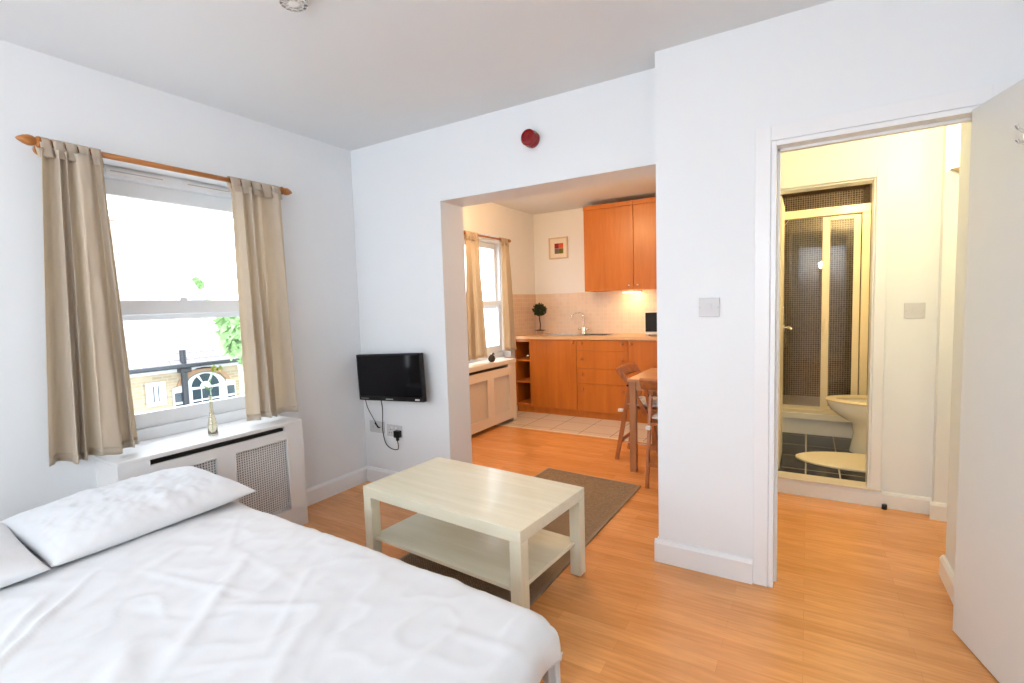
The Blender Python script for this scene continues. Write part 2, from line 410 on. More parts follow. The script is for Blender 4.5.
# ------------------------------------------------------------------ doorway frame and door leaf
d1 = sroot('door_1', (DX1, YP, 0), 'white panel-less door standing open into the bedroom')
bm = B()
box(bm, DX0-0.02, DX0, YP-0.004, YP+0.12, 0, DZ+0.02, 0.002)
box(bm, DX1, DX1+0.02, YP-0.004, YP+0.12, 0, DZ+0.02, 0.002)
box(bm, DX0, DX1, YP-0.004, YP+0.12, DZ, DZ+0.02, 0.002)
box(bm, DX0, DX0+0.012, YP+0.055, YP+0.085, 0, DZ, 0.002)
box(bm, DX0, DX1, YP+0.055, YP+0.085, DZ-0.012, DZ, 0.002)
obj('door_lining', bm, TRIM, d1)
bm = B()
for (a, b_, c, e) in ((DX0-0.082, DX0-0.022, 0, DZ+0.085), (DX1+0.022, DX1+0.082, 0, DZ+0.085), (DX0-0.022, DX1+0.022, DZ+0.022, DZ+0.085)):
    box(bm, a, b_, YP-0.007, YP-0.0005, c, e, 0.002)
obj('architrave', bm, TRIM, d1)
dv = Vector((0.245, -0.970, 0)).normalized()
hx, hy = 0.498, YP-0.010
bm = B(); bar(bm, (hx+0.002+0.018, hy, 0.008+0), (hx+0.020+dv.x*0.66, hy+dv.y*0.66, 0.008), 0.01, 0.01)
bm.free(); bm = B()
nrm = Vector((dv.y, -dv.x, 0))          # towards the camera side (-x)
p0 = Vector((hx, hy, 0.008)); 
poly = [p0, p0+dv*0.66, p0+dv*0.66-nrm*0.038, p0-nrm*0.038]
prism(bm, [(p.x, p.y) for p in poly], 0.008, DZ+0.006)
leaf = obj('door_leaf', bm, plain('door_paint', (0.76, 0.765, 0.75), 0.35, var=0.01), d1)
bm = B()
q = p0 + dv*0.292 + nrm*0.004
bar(bm, (q.x, q.y, 1.765), (q.x, q.y, 1.810), 0.018, 0.006, side=tuple(dv))
tube(bm, [(q.x, q.y, 1.80), q+nrm*0.018+Vector((0, 0, 1.806)), q+nrm*0.024+Vector((0, 0, 1.818))], 0.005, 8)
tube(bm, [(q.x, q.y, 1.776), q+nrm*0.016+Vector((0, 0, 1.764)), q+nrm*0.022+Vector((0, 0, 1.774))], 0.005, 8)
tag(obj('coat_hook', bm, CHR), 'small chrome coat hook screwed to the open white door at the right edge', 'hook')
# bathroom door, opened inwards
d2 = sroot('door_2', (BX0+0.02, YH+0.12, 0.1), 'cream bathroom door standing open inwards')
bm = B()
box(bm, BX1, BX1+0.055, YH-0.016, YH-0.0005, 0.10, BZ1+0.055, 0.003)
box(bm, BX0-0.055, BX0, YH-0.016, YH-0.0005, 0.10, BZ1+0.055, 0.003)
box(bm, BX0, BX1, YH-0.016, YH-0.0005, BZ1, BZ1+0.055, 0.003)
box(bm, BX1-0.012, BX1, YH-0.0005, YH+0.12, 0.10, BZ1, 0.002)
box(bm, BX0, BX1-0.012, YH, YH+0.12, BZ1-0.012, BZ1, 0.002)
obj('architrave', bm, TRIM, d2)
bm = B(); box(bm, BX0+0.002, BX0+0.040, YH+0.125, YH+0.60, 0.112, 2.0, 0.002); obj('door_leaf', bm, CRM, d2)
bm = B()
lathe(bm, [(0.025, 0), (0.025, 0.008)], (BX0+0.040, YH+0.53, 1.09), 16, 'x')
tube(bm, [(BX0+0.048, YH+0.53, 1.09), (BX0+0.085, YH+0.53, 1.09), (BX0+0.095, YH+0.50, 1.09), (BX0+0.095, YH+0.42, 1.085)], 0.009, 10)
obj('door_handle', bm, CHR, d2, True)
bm = B(); box(bm, BX0, BX1+0.06, YH-0.03, YH+0.10, 0.10, 0.112, 0.003)
struct('trim_4', bm, plain('door_sill', (0.74, 0.66, 0.56), 0.3, var=0.02))

# ------------------------------------------------------------------ windows
def sash_window(name, label, xo, y0, y1, z0, z1, zm0, zm1, zb, ztop, depth=0.09):
    """xo = room side face x of the frame; sliding sashes, seen from +x"""
    r = sroot(name, (xo, (y0+y1)/2, z0), label)
    bm = B(); f = 0.035
    box(bm, xo-depth, xo, y0, y0+f, z0, z1, 0.003); box(bm, xo-depth, xo, y1-f, y1, z0, z1, 0.003)
    box(bm, xo-depth, xo, y0+f, y1-f, z1-0.055, z1, 0.003); box(bm, xo-depth, xo+0.02, y0+f, y1-f, z0, z0+0.06, 0.003)
    obj('window_frame', bm, UP, r)
    s = 0.04
    # lower sash (inner)
    bm = B(); a, b = xo-0.045, xo-0.008
    box(bm, a, b, y0+f, y0+f+s, z0+0.06, zm1, 0.003); box(bm, a, b, y1-f-s, y1-f, z0+0.06, zm1, 0.003)
    box(bm, a, b, y0+f+s, y1-f-s, z0+0.06, zb, 0.003); box(bm, a, b+0.01, y0+f+s, y1-f-s, zm0+0.03, zm1, 0.003)
    sl = obj('lower_sash', bm, UP, r)
    bm = B(); box(bm, (a+b)/2-0.003, (a+b)/2+0.003, y0+f+s, y1-f-s, zb, zm0+0.03); obj('glass', bm, GLS, sl)
    bm = B(); box(bm, b-0.004, b+0.012, (y0+y1)/2-0.02, (y0+y1)/2+0.02, zm1, zm1+0.014, 0.003); obj('sash_latch', bm, WPL, sl)
    # upper sash (outer)
    bm = B(); a, b = xo-0.088, xo-0.05
    box(bm, a, b, y0+f, y0+f+s, zm0, z1-0.055, 0.003); box(bm, a, b, y1-f-s, y1-f, zm0, z1-0.055, 0.003)
    box(bm, a, b, y0+f+s, y1-f-s, ztop, z1-0.055, 0.003); box(bm, a, b, y0+f+s, y1-f-s, zm0, zm0+0.035, 0.003)
    su = obj('upper_sash', bm, UP, r)
    bm = B(); box(bm, (a+b)/2-0.003, (a+b)/2+0.003, y0+f+s, y1-f-s, zm0+0.035, ztop); obj('glass', bm, GLS, su)
    bm = B()
    L_ = y1-y0
    for k in range(2):
        c = y0 + L_*(0.3+0.4*k); box(bm, xo, xo+0.012, c-L_*0.15, c+L_*0.15, z1-0.040, z1-0.016, 0.003)
    v = obj('trickle_vent', bm, WPL, r)
    bm = B()
    for k in range(2):
        c = y0 + L_*(0.3+0.4*k); box(bm, xo+0.012, xo+0.0135, c-L_*0.13, c+L_*0.13, z1-0.031, z1-0.026)
    obj('vent_slot', bm, GRY, v)
    return r
sash_window('window_1', 'white sliding sash window behind linen curtains in the bedroom', -3.045, WY0, WY1, WZ0+0.02, WZ1, 1.30, 1.405, 0.80, 1.955)
sash_window('window_2', 'white sliding sash window in the kitchen', -3.20, KW0, KW1, KWZ0, KWZ1, 1.29, 1.38, 0.84, 2.0)
bm = B(); box(bm, -3.045, XL, WY0, WY1, WZ0, WZ0+0.02, 0.003); struct('trim_5', bm, TRIM)
# unseen rear window added to let in fill daylight: three lights
r3 = sroot('fill_window', (0, -1.95, RZ0), 'wide white window added unseen behind the viewpoint for fill daylight')
bm = B()
box(bm, RX0, RX1, -2.0, -1.93, RZ0, RZ0+0.05, 0.003); box(bm, RX0, RX1, -2.0, -1.93, RZ1-0.05, RZ1, 0.003)
for k in range(4):
    c = RX0+0.025+(RX1-RX0-0.05)*k/3; box(bm, c-0.025, c+0.025, -2.0, -1.93, RZ0+0.05, RZ1-0.05, 0.003)
obj('window_frame', bm, UP, r3)
for k in range(3):
    a = RX0+0.05+(RX1-RX0-0.05)*k/3; bm = B(); box(bm, a, a+(RX1-RX0-0.05)/3-0.05, -1.968, -1.962, RZ0+0.05, RZ1-0.05); obj('glass', bm, GLS, r3)

# ------------------------------------------------------------------ curtains and rods
def curtain(label, x0, top, bot, zt, zb, nf, seed, rodx, rodz, group, amp=0.028, ntab=5, skew=0.0):
    root = thing('curtain', label, 'curtain', (x0, (bot[0]+bot[1])/2, zb), 0, group)
    rnd = random.Random(seed); ph = [rnd.uniform(0, 6.28) for _ in range(6)]
    def fn(u, v):
        y = (top[0]*(1-v)+bot[0]*v)*(1-u) + (top[1]*(1-v)+bot[1]*v)*u
        y += skew*math.sin(v*PI)*0.5
        uu = u + 0.07*math.sin(2*PI*u*1.3+ph[4]) + 0.03*math.sin(2*PI*u*2+ph[0]) + 0.02*v*math.sin(2*PI*u*1.5+ph[1])
        A = amp*(0.55+0.6*v)
        w = math.sin(2*PI*nf*uu+ph[2])
        w = math.copysign(abs(w)**0.75, w)
        x = x0 + A*w + A*0.45*math.sin(2*PI*nf*0.5*uu+ph[3]+v*0.8) + 0.006*math.sin(2*PI*nf*2.3*uu+ph[4]+v*2.5)*min(1, v*3)
        x += 0.004*noise.noise(Vector((u*9, v*14, seed)))
        y += 0.012*math.cos(2*PI*nf*uu+ph[2])*(0.3+0.7*v)
        z = zt*(1-v)+zb*v + 0.006*math.sin(2*PI*nf*0.5*u+ph[5])*v
        return (x, y, z)
    bm = B(); grid(bm, 140, 60, fn)
    o = obj('cloth_panel', bm, LIN, root, True)
    md = o.modifiers.new('t', 'SOLIDIFY'); md.thickness = 0.0022; md.offset = 0
    # tab loops over the pole
    for k in range(ntab):
        u = (k+0.5)/ntab; yc = top[0]*(1-u)+top[1]*u; w = (top[1]-top[0])/ntab*0.44
        bm = B(); n = 14; pts = []
        pts.append((x0+0.014, zt-0.035)); 
        for i in range(n+1):
            a = PI*i/n - 0.1; pts.append((rodx+0.021*math.cos(a), rodz+0.021*math.sin(a)))
        pts.append((x0-0.014, zt-0.035))
        tw = rnd.uniform(-0.008, 0.008)
        rows = [[bm.verts.new((p[0], yc+s*w*(1.0)+tw*(i/len(pts)), p[1])) for i, p in enumerate(pts)] for s in (-1, -0.4, 0.4, 1)]
        for a in range(3):
            for i in range(len(pts)-1): bm.faces.new((rows[a][i], rows[a+1][i], rows[a+1][i+1], rows[a][i+1]))
        t = obj('tab_loop', bm, LIN, root, True)
        md = t.modifiers.new('t', 'SOLIDIFY'); md.thickness = 0.003; md.offset = 0
    # bottom hem
    bm = B(); grid(bm, 140, 2, lambda u, v: tuple(Vector(fn(u, 0.975+0.026*v)) + Vector((0.002, 0, 0))))
    o = obj('hem', bm, LIN, root, True)
    md = o.modifiers.new('t', 'SOLIDIFY'); md.thickness = 0.005; md.offset = 0
    return root
def rod(label, x, y0, y1, z, wallx, r=0.0135, fin=0.075, group='wooden curtain poles'):
    root = thing('curtain_rod', label, 'curtain rod', (x, (y0+y1)/2, z), 0, group)
    bm = B(); tube(bm, [(x, y0, z), (x, y1, z)], r, 16); obj('pole', bm, ROD, root, True)
    for s, e in ((-1, y0), (1, y1)):
        bm = B(); pr = [(r*1.0, 0), (r*1.75, 0.004), (r*1.75, 0.012), (r*1.2, 0.018), (r*1.6, 0.030), (r*1.7, 0.042), (r*1.3, 0.058), (r*0.55, fin), (0.0005, fin+0.006)]
        tube(bm, [(x, e+s*h, z) for _, h in pr], [q for q, _ in pr], 16); autosmooth(obj('finial', bm, ROD, root), 50)
    for e in (y0+0.02, y1-0.02):
        bm = B(); tube(bm, [(wallx+0.001, e, z-0.012), (wallx+0.02, e, z-0.012), (wallx+0.022, e, z-0.012), (x, e, z-0.014)], [0.024, 0.024, 0.014, 0.014], 14)
        tube(bm, [(x, e-0.011, z), (x, e+0.011, z)], r*1.5, 16)
        autosmooth(obj('bracket', bm, ROD, root), 40)
rod('wooden curtain pole with pointed finials above the bedroom window', -2.82, 0.825, 1.942, 2.075, XL, 0.0135)
gB = None
curtain('tan linen tab-top curtain at the left side of the bedroom window', -2.79, (0.812, 1.030), (0.735, 1.070), 2.045, 0.690, 4.5, 3, -2.82, 2.075, gB, amp=0.034)
curtain('tan linen tab-top curtain at the right side of the bedroom window', -2.795, (1.618, 1.930), (1.625, 1.950), 2.045, 0.690, 4.0, 11, -2.82, 2.075, gB, amp=0.034)
rod('thin curtain pole above the kitchen window', -3.02, 4.10, 4.97, 2.075, KX, 0.011, 0.03)
curtain('tan curtain at the left side of the kitchen window, half hidden by the wall', -3.00, (4.12, 4.34), (4.10, 4.42), 2.04, 0.765, 3.5, 5, -3.02, 2.075, gB, amp=0.02, ntab=4)
curtain('tan curtain at the right side of the kitchen window, beside the tiles', -3.00, (4.80, 4.95), (4.78, 5.05), 2.04, 0.80, 3.5, 8, -3.02, 2.075, gB, amp=0.022, ntab=3)

# ------------------------------------------------------------------ radiator covers
def rad_cover(label, mat, xw, xf, y0, y1, ztop, slot, panels, pz, topt, lift, holes, pitch=0.0145, over=0.0):
    root = thing('radiator_cover', label, 'radiator cover', ((xw+xf)/2, (y0+y1)/2, 0))
    t = 0.018; a = xf-t; zt = ztop-topt
    bm = B()
    ys = [y0]; 
    sz0, sz1 = slot[2], slot[3]
    # face built as stiles and rails round the openings
    box(bm, a, xf, y0, y1, sz1, zt) if zt-sz1 > 0.002 else None
    box(bm, a, xf, y0, slot[0], sz0, sz1); box(bm, a, xf, slot[1], y1, sz0, sz1)
    box(bm, a, xf, y0, y1, pz[1], sz0); box(bm, a, xf, y0, y1, lift, pz[0])
    cuts = [y0] + [q for p in panels for q in p] + [y1]
    for i in range(0, len(cuts), 2): box(bm, a, xf, cuts[i], cuts[i+1], pz[0], pz[1])
    box(bm, xw, a, y0, y0+t, 0, zt); box(bm, xw, a, y1-t, y1, 0, zt)
    if lift > 0: box(bm, a, xf, y0, y0+0.06, 0, lift); box(bm, a, xf, y1-0.06, y1, 0, lift)
    obj('cabinet_body', bm, mat, root)
    bm = B(); box(bm, xw, xf+over, y0-over, y1+over, zt, ztop, 0.004); obj('top_shelf', bm, mat, root)
    for p in panels:
        bm = B(); gx0, gx1 = a-0.006, a-0.001
        n = int((p[1]-p[0])/pitch); w = pitch*holes
        for k in range(n+1):
            c = p[0]+(p[1]-p[0])*k/n; box(bm, gx0, gx1, c-w/2, c+w/2, pz[0]-0.006, pz[1]+0.006)
        n = int((pz[1]-pz[0])/pitch)
        for k in range(n+1):
            c = pz[0]+(pz[1]-pz[0])*k/n; box(bm, gx0+0.001, gx1-0.001, p[0]-0.006, p[1]+0.006, c-w/2, c+w/2)
        obj('grille', bm, mat, root)
        bm = B(); m = 0.006
        for (q0, q1, r0, r1) in ((p[0], p[0]+m, pz[0], pz[1]), (p[1]-m, p[1], pz[0], pz[1]), (p[0]+m, p[1]-m, pz[0], pz[0]+m), (p[0]+m, p[1]-m, pz[1]-m, pz[1])):
            box(bm, xf-0.001, xf+0.003, q0, q1, r0, r1)
        obj('beading', bm, mat, root)
    return root
rad_cover('white radiator cover with perforated panels under the bedroom window', RC, XL, -2.67, 0.935, 1.887, 0.66,
          (1.065, 1.768, 0.611, 0.639), [(1.05, 1.372), (1.463, 1.782)], (0.125, 0.565), 0.018, 0.0, 0.42, 0.0135)
rad_cover('lamplight-tinted radiator cover with raised mesh panels in the kitchen', RCK, KX, -2.86, 3.62, 4.80, 0.715,
          (3.80, 4.64, 0.635, 0.665), [(3.74, 4.22), (4.345, 4.66)], (0.14, 0.555), 0.045, 0.045, 0.5, 0.012, over=0.008)
bm = B(); box(bm, -2.87, -2.868, 1.0, 1.84, 0.10, 0.60); box(bm, -2.868, -2.79, 1.0, 1.84, 0.1, 0.6, 0.006)
for k in range(20): box(bm, -2.79, -2.782, 1.02+k*0.042, 1.04+k*0.042, 0.13, 0.57, 0.003)
tag(obj('radiator', bm, plain('radiator_shade', (0.10, 0.095, 0.09), 0.6, var=0.05)), 'shade-coloured panel radiator inside the white bedroom radiator cover', 'radiator')  # dark colour stands for the shade behind the grille holes
bm = B(); box(bm, -3.06, -2.95, 3.75, 4.70, 0.12, 0.62, 0.006)
for k in range(20): box(bm, -2.95, -2.942, 3.77+k*0.046, 3.79+k*0.046, 0.15, 0.59, 0.003)
tag(obj('radiator', bm, plain('radiator_shade_brown', (0.30, 0.20, 0.13), 0.6, var=0.05)), 'shade-coloured panel radiator inside the lamplight-tinted kitchen radiator cover', 'radiator')  # brown colour stands for the shade inside the cover

# vase with a flower on the bedroom radiator cover
vx, vy = -2.80, 1.425
bm = B(); lathe(bm, [(0.023, 0), (0.0245, 0.004), (0.023, 0.05), (0.017, 0.09), (0.009, 0.13), (0.0078, 0.21), (0.010, 0.218), (0.0092, 0.218), (0.007, 0.21), (0.008, 0.131), (0.016, 0.091), (0.022, 0.05), (0.0225, 0.006)], (vx, vy, 0.6605), 24)
vg = plain('amber_glass', (0.98, 0.93, 0.80), 0.03, var=0); vg.node_tree.nodes['Principled BSDF'].inputs['Transmission Weight'].default_value = 0.9
tag(obj('bud_vase', bm, vg, None, True), 'slim amber glass bud vase standing on the bedroom radiator cover', 'vase')
t = thing('flower', 'yellow-green flower on a thin stem in the slim glass vase', 'flower', (vx, vy, 0.67))
bm = B(); tube(bm, [(vx, vy, 0.675), (vx+0.001, vy-0.002, 0.84), (vx, vy+0.004, 0.95), (vx, vy+0.03, 1.015)], 0.0018, 8); obj('stem', bm, LEAF, t, True)
bm = B()
rnd = random.Random(4)
for k in range(26):
    c = Vector((vx+rnd.gauss(0, 0.010), vy+0.042+rnd.gauss(0, 0.020), 1.02+rnd.gauss(0, 0.010)))
    a, b_ = Vector((rnd.gauss(0,1), rnd.gauss(0,1), rnd.gauss(0,1))).normalized()*0.012, Vector((rnd.gauss(0,1), rnd.gauss(0,1), rnd.gauss(0,1))).normalized()*0.007
    bm.faces.new([bm.verts.new(c+q) for q in (a, b_, -a, -b_)])
obj('petals', bm, plain('petal', (0.42, 0.50, 0.03), 0.5, var=0.3, nscale=60), t)
bm = B()
for s in (-1, 1):
    bm.faces.new([bm.verts.new(q) for q in ((vx, vy+0.002, 0.90), (vx+0.01, vy+s*0.012, 0.925), (vx, vy+s*0.035, 0.94), (vx-0.008, vy+s*0.014, 0.915))])
obj('leaves', bm, LEAF, t)

# ------------------------------------------------------------------ television, cables, sockets
tv = bpy.data.objects.new('television', None); COL.objects.link(tv)
tc = Vector((-2.530, 2.49, 0.838))
tv.matrix_basis = Matrix.Translation(tc) @ Matrix.Rotation(math.radians(-2.6), 4, 'Y')
tag(tv, 'small black flat television mounted on the white wall above the sockets', 'television')
w2, h2 = 0.312, 0.168
def L(bm, name, mat, parent=tv, smooth=False): return obj(name, bm, mat, parent, smooth, local=True)
bm = B(); box(bm, -w2, w2, 0.0, 0.035, -h2, h2, 0.006); L(bm, 'casing', BLK)
bm = B(); box(bm, -w2+0.014, w2-0.014, -0.0015, 0.0, -h2+0.034, h2-0.014, 0.0004, 1); L(bm, 'screen', SCR)
bm = B(); box(bm, -0.04, 0.03, -0.0012, 0.0, -h2+0.011, -h2+0.017); L(bm, 'badge', GRY)
bm = B(); box(bm, w2-0.075, w2-0.035, -0.0012, 0.0, -h2+0.010, -h2+0.021); L(bm, 'sticker', WPL)
bm = B(); box(bm, -w2+0.02, -w2+0.10, -0.0012, 0.0, -h2+0.014, -h2+0.017); L(bm, 'lettering_strip', GRY)
bm = B(); box(bm, w2-0.06, w2+0.004, 0.006, 0.03, -h2+0.01, -0.02, 0.004); L(bm, 'side_housing', BLK)
bm = B(); box(bm, -0.10, 0.10, 0.035, 0.055, -0.08, 0.08, 0.004); box(bm, -0.03, 0.03, 0.055, 0.104, -0.03, 0.03, 0.002); L(bm, 'wall_mount', BLK)
def plate(name, label, cat, x, z, w, h, y, mat, extra, group=None):
    r = thing(name, label, cat, (x, y, z), 0, group)
    bm = B(); box(bm, x-w/2, x+w/2, y-0.008, y, z-h/2, z+h/2, 0.0025); obj('plate', bm, mat, r)
    extra(r, x, z, y-0.008)
    return r
def rockers(r, x, z, y):
    for s in (-1, 1):
        bm = B(); box(bm, x+s*0.040-0.003, x+s*0.040+0.003, y-0.0015, y, z-0.003, z+0.003, 0.0008); obj('screw', bm, GRY, r)
    bm = B(); box(bm, x-0.010, x+0.010, y-0.004, y, z-0.017, z+0.017, 0.0015); obj('rocker', bm, PLT, r)
def aerial(r, x, z, y):
    for s in (-0.035, 0.035):
        bm = B(); lathe(bm, [(0.006, 0), (0.006, 0.004), (0.003, 0.004), (0.003, 0.0015)], (x+s, y, z), 16, 'y'); obj('aerial_port', bm, GRY, r)
def outlet(r, x, z, y):
    for s in (-0.036, 0.036):
        bm = B()
        for (a, b_) in ((0, 0.016), (-0.011, -0.008), (0.011, -0.008)): box(bm, x+s+a-0.003, x+s+a+0.003, y-0.0008, y, z-0.008+b_-0.003, z-0.008+b_+0.003)
        obj('pin_hole', bm, DKG, r)
        bm = B(); box(bm, x+s*0.55-0.005, x+s*0.55+0.005, y-0.003, y, z+0.018, z+0.030, 0.001); obj('socket_switch', bm, WPL, r)
plate('aerial_socket', 'white double aerial plate on the wall below the television, left of the power socket', 'socket', -2.778, 0.436, 0.150, 0.088, YT, PLT, aerial)
plate('power_socket', 'white double power socket with the black plug in it below the television', 'socket', -2.600, 0.424, 0.150, 0.088, YT, PLT, outlet)
t = thing('power_cable', 'thin black power cable looping from the television to the black plug', 'cable', (-2.58, YT-0.03, 0.41))
bm = B()
def spline(ps, n=8):
    ps = [Vector(p) for p in ps]; out = []
    for i in range(len(ps)-1):
        p0, p1, p2, p3 = ps[max(i-1, 0)], ps[i], ps[i+1], ps[min(i+2, len(ps)-1)]
        for k in range(n):
            u = k/n; out.append(0.5*((2*p1)+(-p0+p2)*u+(2*p0-5*p1+4*p2-p3)*u*u+(-p0+3*p1-3*p2+p3)*u**3))
    return out+[ps[-1]]
tube(bm, spline([(-2.635, 2.51, 0.685), (-2.645, 2.53, 0.60), (-2.685, 2.565, 0.50), (-2.705, 2.58, 0.42), (-2.685, 2.585, 0.325), (-2.63, 2.585, 0.290), (-2.565, 2.58, 0.292), (-2.548, 2.575, 0.32), (-2.548, 2.568, 0.365)]), 0.0033, 8)
obj('flex', bm, BLK, t, True)
bm = B(); box(bm, -2.573, -2.523, YT-0.048, YT-0.009, 0.385, 0.437, 0.008); box(bm, -2.556, -2.540, YT-0.040, YT-0.020, 0.362, 0.39, 0.004); obj('plug', bm, BLK, t)
t = thing('aerial_cable', 'thin black aerial cable hanging from the television to the left wall plate', 'cable', (-2.78, YT-0.03, 0.44))
bm = B(); tube(bm, spline([(-2.800, 2.51, 0.685), (-2.80, 2.53, 0.60), (-2.785, 2.56, 0.52), (-2.755, 2.575, 0.455), (-2.744, 2.58, 0.437)]), 0.0028, 8); obj('flex', bm, BLK, t, True)
bm = B(); tube(bm, [(-2.770, 2.568, 0.475), (-2.745, 2.577, 0.437)], 0.006, 10); tube(bm, [(-2.745, 2.577, 0.437), (-2.743, YT-0.010, 0.436)], 0.005, 10); obj('plug', bm, BLK, t, True)
plate('light_switch', 'square light switch on the white wall left of the hall doorway', 'light switch', -0.394, 1.283, 0.090, 0.088, YP, PLT, rockers)
plate('light_switch', 'square light switch on the hall wall right of the bathroom door', 'light switch', 0.540, 1.217, 0.098, 0.092, YH, PLT, rockers)
# fire alarm sounder
t = thing('fire_alarm', 'round red fire alarm sounder high on the white wall', 'alarm', (-1.385, YT, 2.276))
bm = B(); lathe(bm, [(0.044, 0.0005), (0.048, 0.006), (0.048, 0.03), (0.045, 0.034)], (-1.385, YT, 2.276), 32, 'y'); autosmooth(obj('base_ring', bm, RED, t))
bm = B(); lathe(bm, [(0.040, 0.034), (0.046, 0.038), (0.046, 0.062), (0.040, 0.070), (0.030, 0.072), (0.028, 0.067), (0.012, 0.067), (0.010, 0.071), (0.0005, 0.072)], (-1.385, YT, 2.276), 32, 'y'); autosmooth(obj('sounder', bm, RED, t))
# smoke detector
sx, sy = -1.665, 1.25
t = thing('smoke_detector', 'white round smoke detector with dark slots on the ceiling', 'smoke detector', (sx, sy, H))
bm = B(); lathe(bm, [(0.058, 0), (0.058, -0.009), (0.047, -0.012)], (sx, sy, H-0.0005), 32); obj('base', bm, WPL, t)
bm = B(); lathe(bm, [(0.049, -0.0105), (0.049, -0.016)], (sx, sy, H-0.0005), 20); obj('sensor_core', bm, DKG, t)
bm = B()
for k in range(12):
    a = 2*PI*k/12; box(bm, sx+0.018, sx+0.050, sy-0.003, sy+0.003, H-0.026, H-0.0105, rot=Matrix.Rotation(a, 4, 'Z'), piv=(sx, sy, H))
lathe(bm, [(0.020, -0.022), (0.021, -0.026), (0.014, -0.029), (0.0005, -0.030)], (sx, sy, H), 32)
for q in (0.034, 0.050): lathe(bm, [(q-0.002, -0.022), (q+0.002, -0.022), (q+0.002, -0.027), (q-0.002, -0.027), (q-0.002, -0.022)], (sx, sy, H), 32)
obj('cage', bm, WPL, t)
# door stop
bm = B(); lathe(bm, [(0.014, 0), (0.015, 0.002), (0.014, 0.026), (0.011, 0.030), (0.0005, 0.031)], (0.418, YH-0.036, 0), 16)
tag(autosmooth(obj('door_stop', bm, BLK)), 'small black door stop on the wood floor by the hall skirting', 'door stop')

# ------------------------------------------------------------------ coffee table
# corners on the ground from the measured top outline
Lx, Wd, ang = 0.962, 0.550, math.radians(-4.3)
cen = Vector((-1.415, 1.912, 0))
t = thing('coffee_table', 'pale birch coffee table with a lower shelf standing on the brown rug', 'table', (cen.x, cen.y, 0.0115), ang)
hl, hw, lg = Lx/2, Wd/2, 0.055
z0 = 0.0
bm = B(); box(bm, -hl, hl, -hw, hw, 0.370, 0.4225, 0.002); obj('tabletop', bm, BIR, t, local=True)
bm = B(); box(bm, -hl+0.03, hl-0.03, -hw+0.02, hw-0.02, 0.148, 0.165, 0.0015); obj('shelf', bm, BIR, t, local=True)
for sx_ in (-1, 1):
    for sy_ in (-1, 1):
        bm = B(); x = sx_*(hl-lg/2-0.0005); y = sy_*(hw-lg/2-0.0005)
        zz = -0.0115 if False else 0.0
        box(bm, x-lg/2, x+lg/2, y-lg/2, y+lg/2, zz, 0.370, 0.002); obj('leg', bm, BIRL, t, local=True)

# ------------------------------------------------------------------ rug
t = thing('rug', 'brown woven sisal rug lying under the coffee table on the wood floor', 'rug', (-1.40, 2.5, 0.0))
bm = B()
rp = [(-1.825, 1.60), (-1.030, 1.54), (-1.005, 3.385), (-1.775, 3.445)]
prism(bm, rp, 0.0008, 0.009); obj('woven_field', bm, RUG, t)
bm = B()
def inset(p, q, d):
    p, q = Vector(p), Vector(q); e = (q-p).normalized(); n = Vector((-e.y, e.x)); return [p, q, q+n*d, p+n*d]
for i in range(4):
    a, b_ = rp[i], rp[(i+1) % 4]; prism(bm, [tuple(v) for v in inset(a, b_, 0.016)], 0.0085, 0.0112)
obj('border_tape', bm, RUGB, t)

# ------------------------------------------------------------------ bed
BXH, BXF, BY0, BY1, BZT = -2.60, -0.60, -0.42, 1.065, 0.455
t = thing('bed', 'double bed with a cream base, mostly hidden under the white duvet', 'bed', ((BXH+BXF)/2, (BY0+BY1)/2, 0))
bm = B(); box(bm, BXH, BXF, BY0, BY1, 0.045, 0.27, 0.012); obj('divan_base', bm, VAL, t)
bm = B(); box(bm, BXH+0.005, BXF-0.005, BY0+0.005, BY1-0.005, 0.271, BZT-0.004, 0.035, 4); obj('mattress', bm, VAL, t, True)
for (a, c) in ((BXH+0.1, BY0+0.1), (BXH+0.1, BY1-0.1), (BXF-0.1, BY0+0.1), (BXF-0.1, BY1-0.1)):
    bm = B(); lathe(bm, [(0.022, 0.0), (0.022, 0.012), (0.014, 0.014), (0.014, 0.046)], (a, c, 0), 14); obj('foot', bm, BLK, t)
RR = 0.065
def over(d):
    """arc-length past the flat top -> (outward, drop)"""
    if d <= 0: return d, 0.0
    a = d/RR
    if a < PI/2: return RR*math.sin(a), RR*(1-math.cos(a))
    return RR, RR + (d-RR*PI/2)
def ridge(px, py, x0, y0, x1, y1, w):
    dx, dy = x1-x0, y1-y0; L2 = dx*dx+dy*dy; t_ = ((px-x0)*dx+(py-y0)*dy)/L2
    tt = min(1, max(0, t_)); d = math.hypot(px-x0-dx*tt, py-y0-dy*tt)
    return math.exp(-(d/w)**2)*(math.sin(PI*min(1, max(0, t_)))**0.5 if 0 < t_ < 1 else 0)
random.seed(21)
RID = []
for k in range(26):
    a = random.choice((0.25, 0.4, 2.5, 2.2, 0.1, 1.2))+random.gauss(0, 0.22); l = random.uniform(0.25, 0.8)
    x, y = random.uniform(-1.9, -0.6), random.uniform(-0.3, 1.0)
    RID.append((x, y, x+l*math.cos(a), y+l*math.sin(a), random.uniform(0.010, 0.024), random.uniform(0.0012, 0.0036)*random.choice((1, 1, -1))))
RID += [(-1.93, 0.62, -1.45, 0.18, 0.011, 0.009), (-1.90, 0.50, -1.25, 0.02, 0.012, 0.008), (-1.62, 0.95, -1.20, 0.50, 0.022, 0.007), (-1.45, 0.55, -0.95, 0.25, 0.03, 0.007), (-1.15, 0.85, -0.75, 0.35, 0.02, 0.005), (-1.0, 0.1, -0.7, 0.7, 0.02, 0.005)]
FX, FY = -0.605, 1.155       # where the flat top ends
GX0 = BXH+0.12
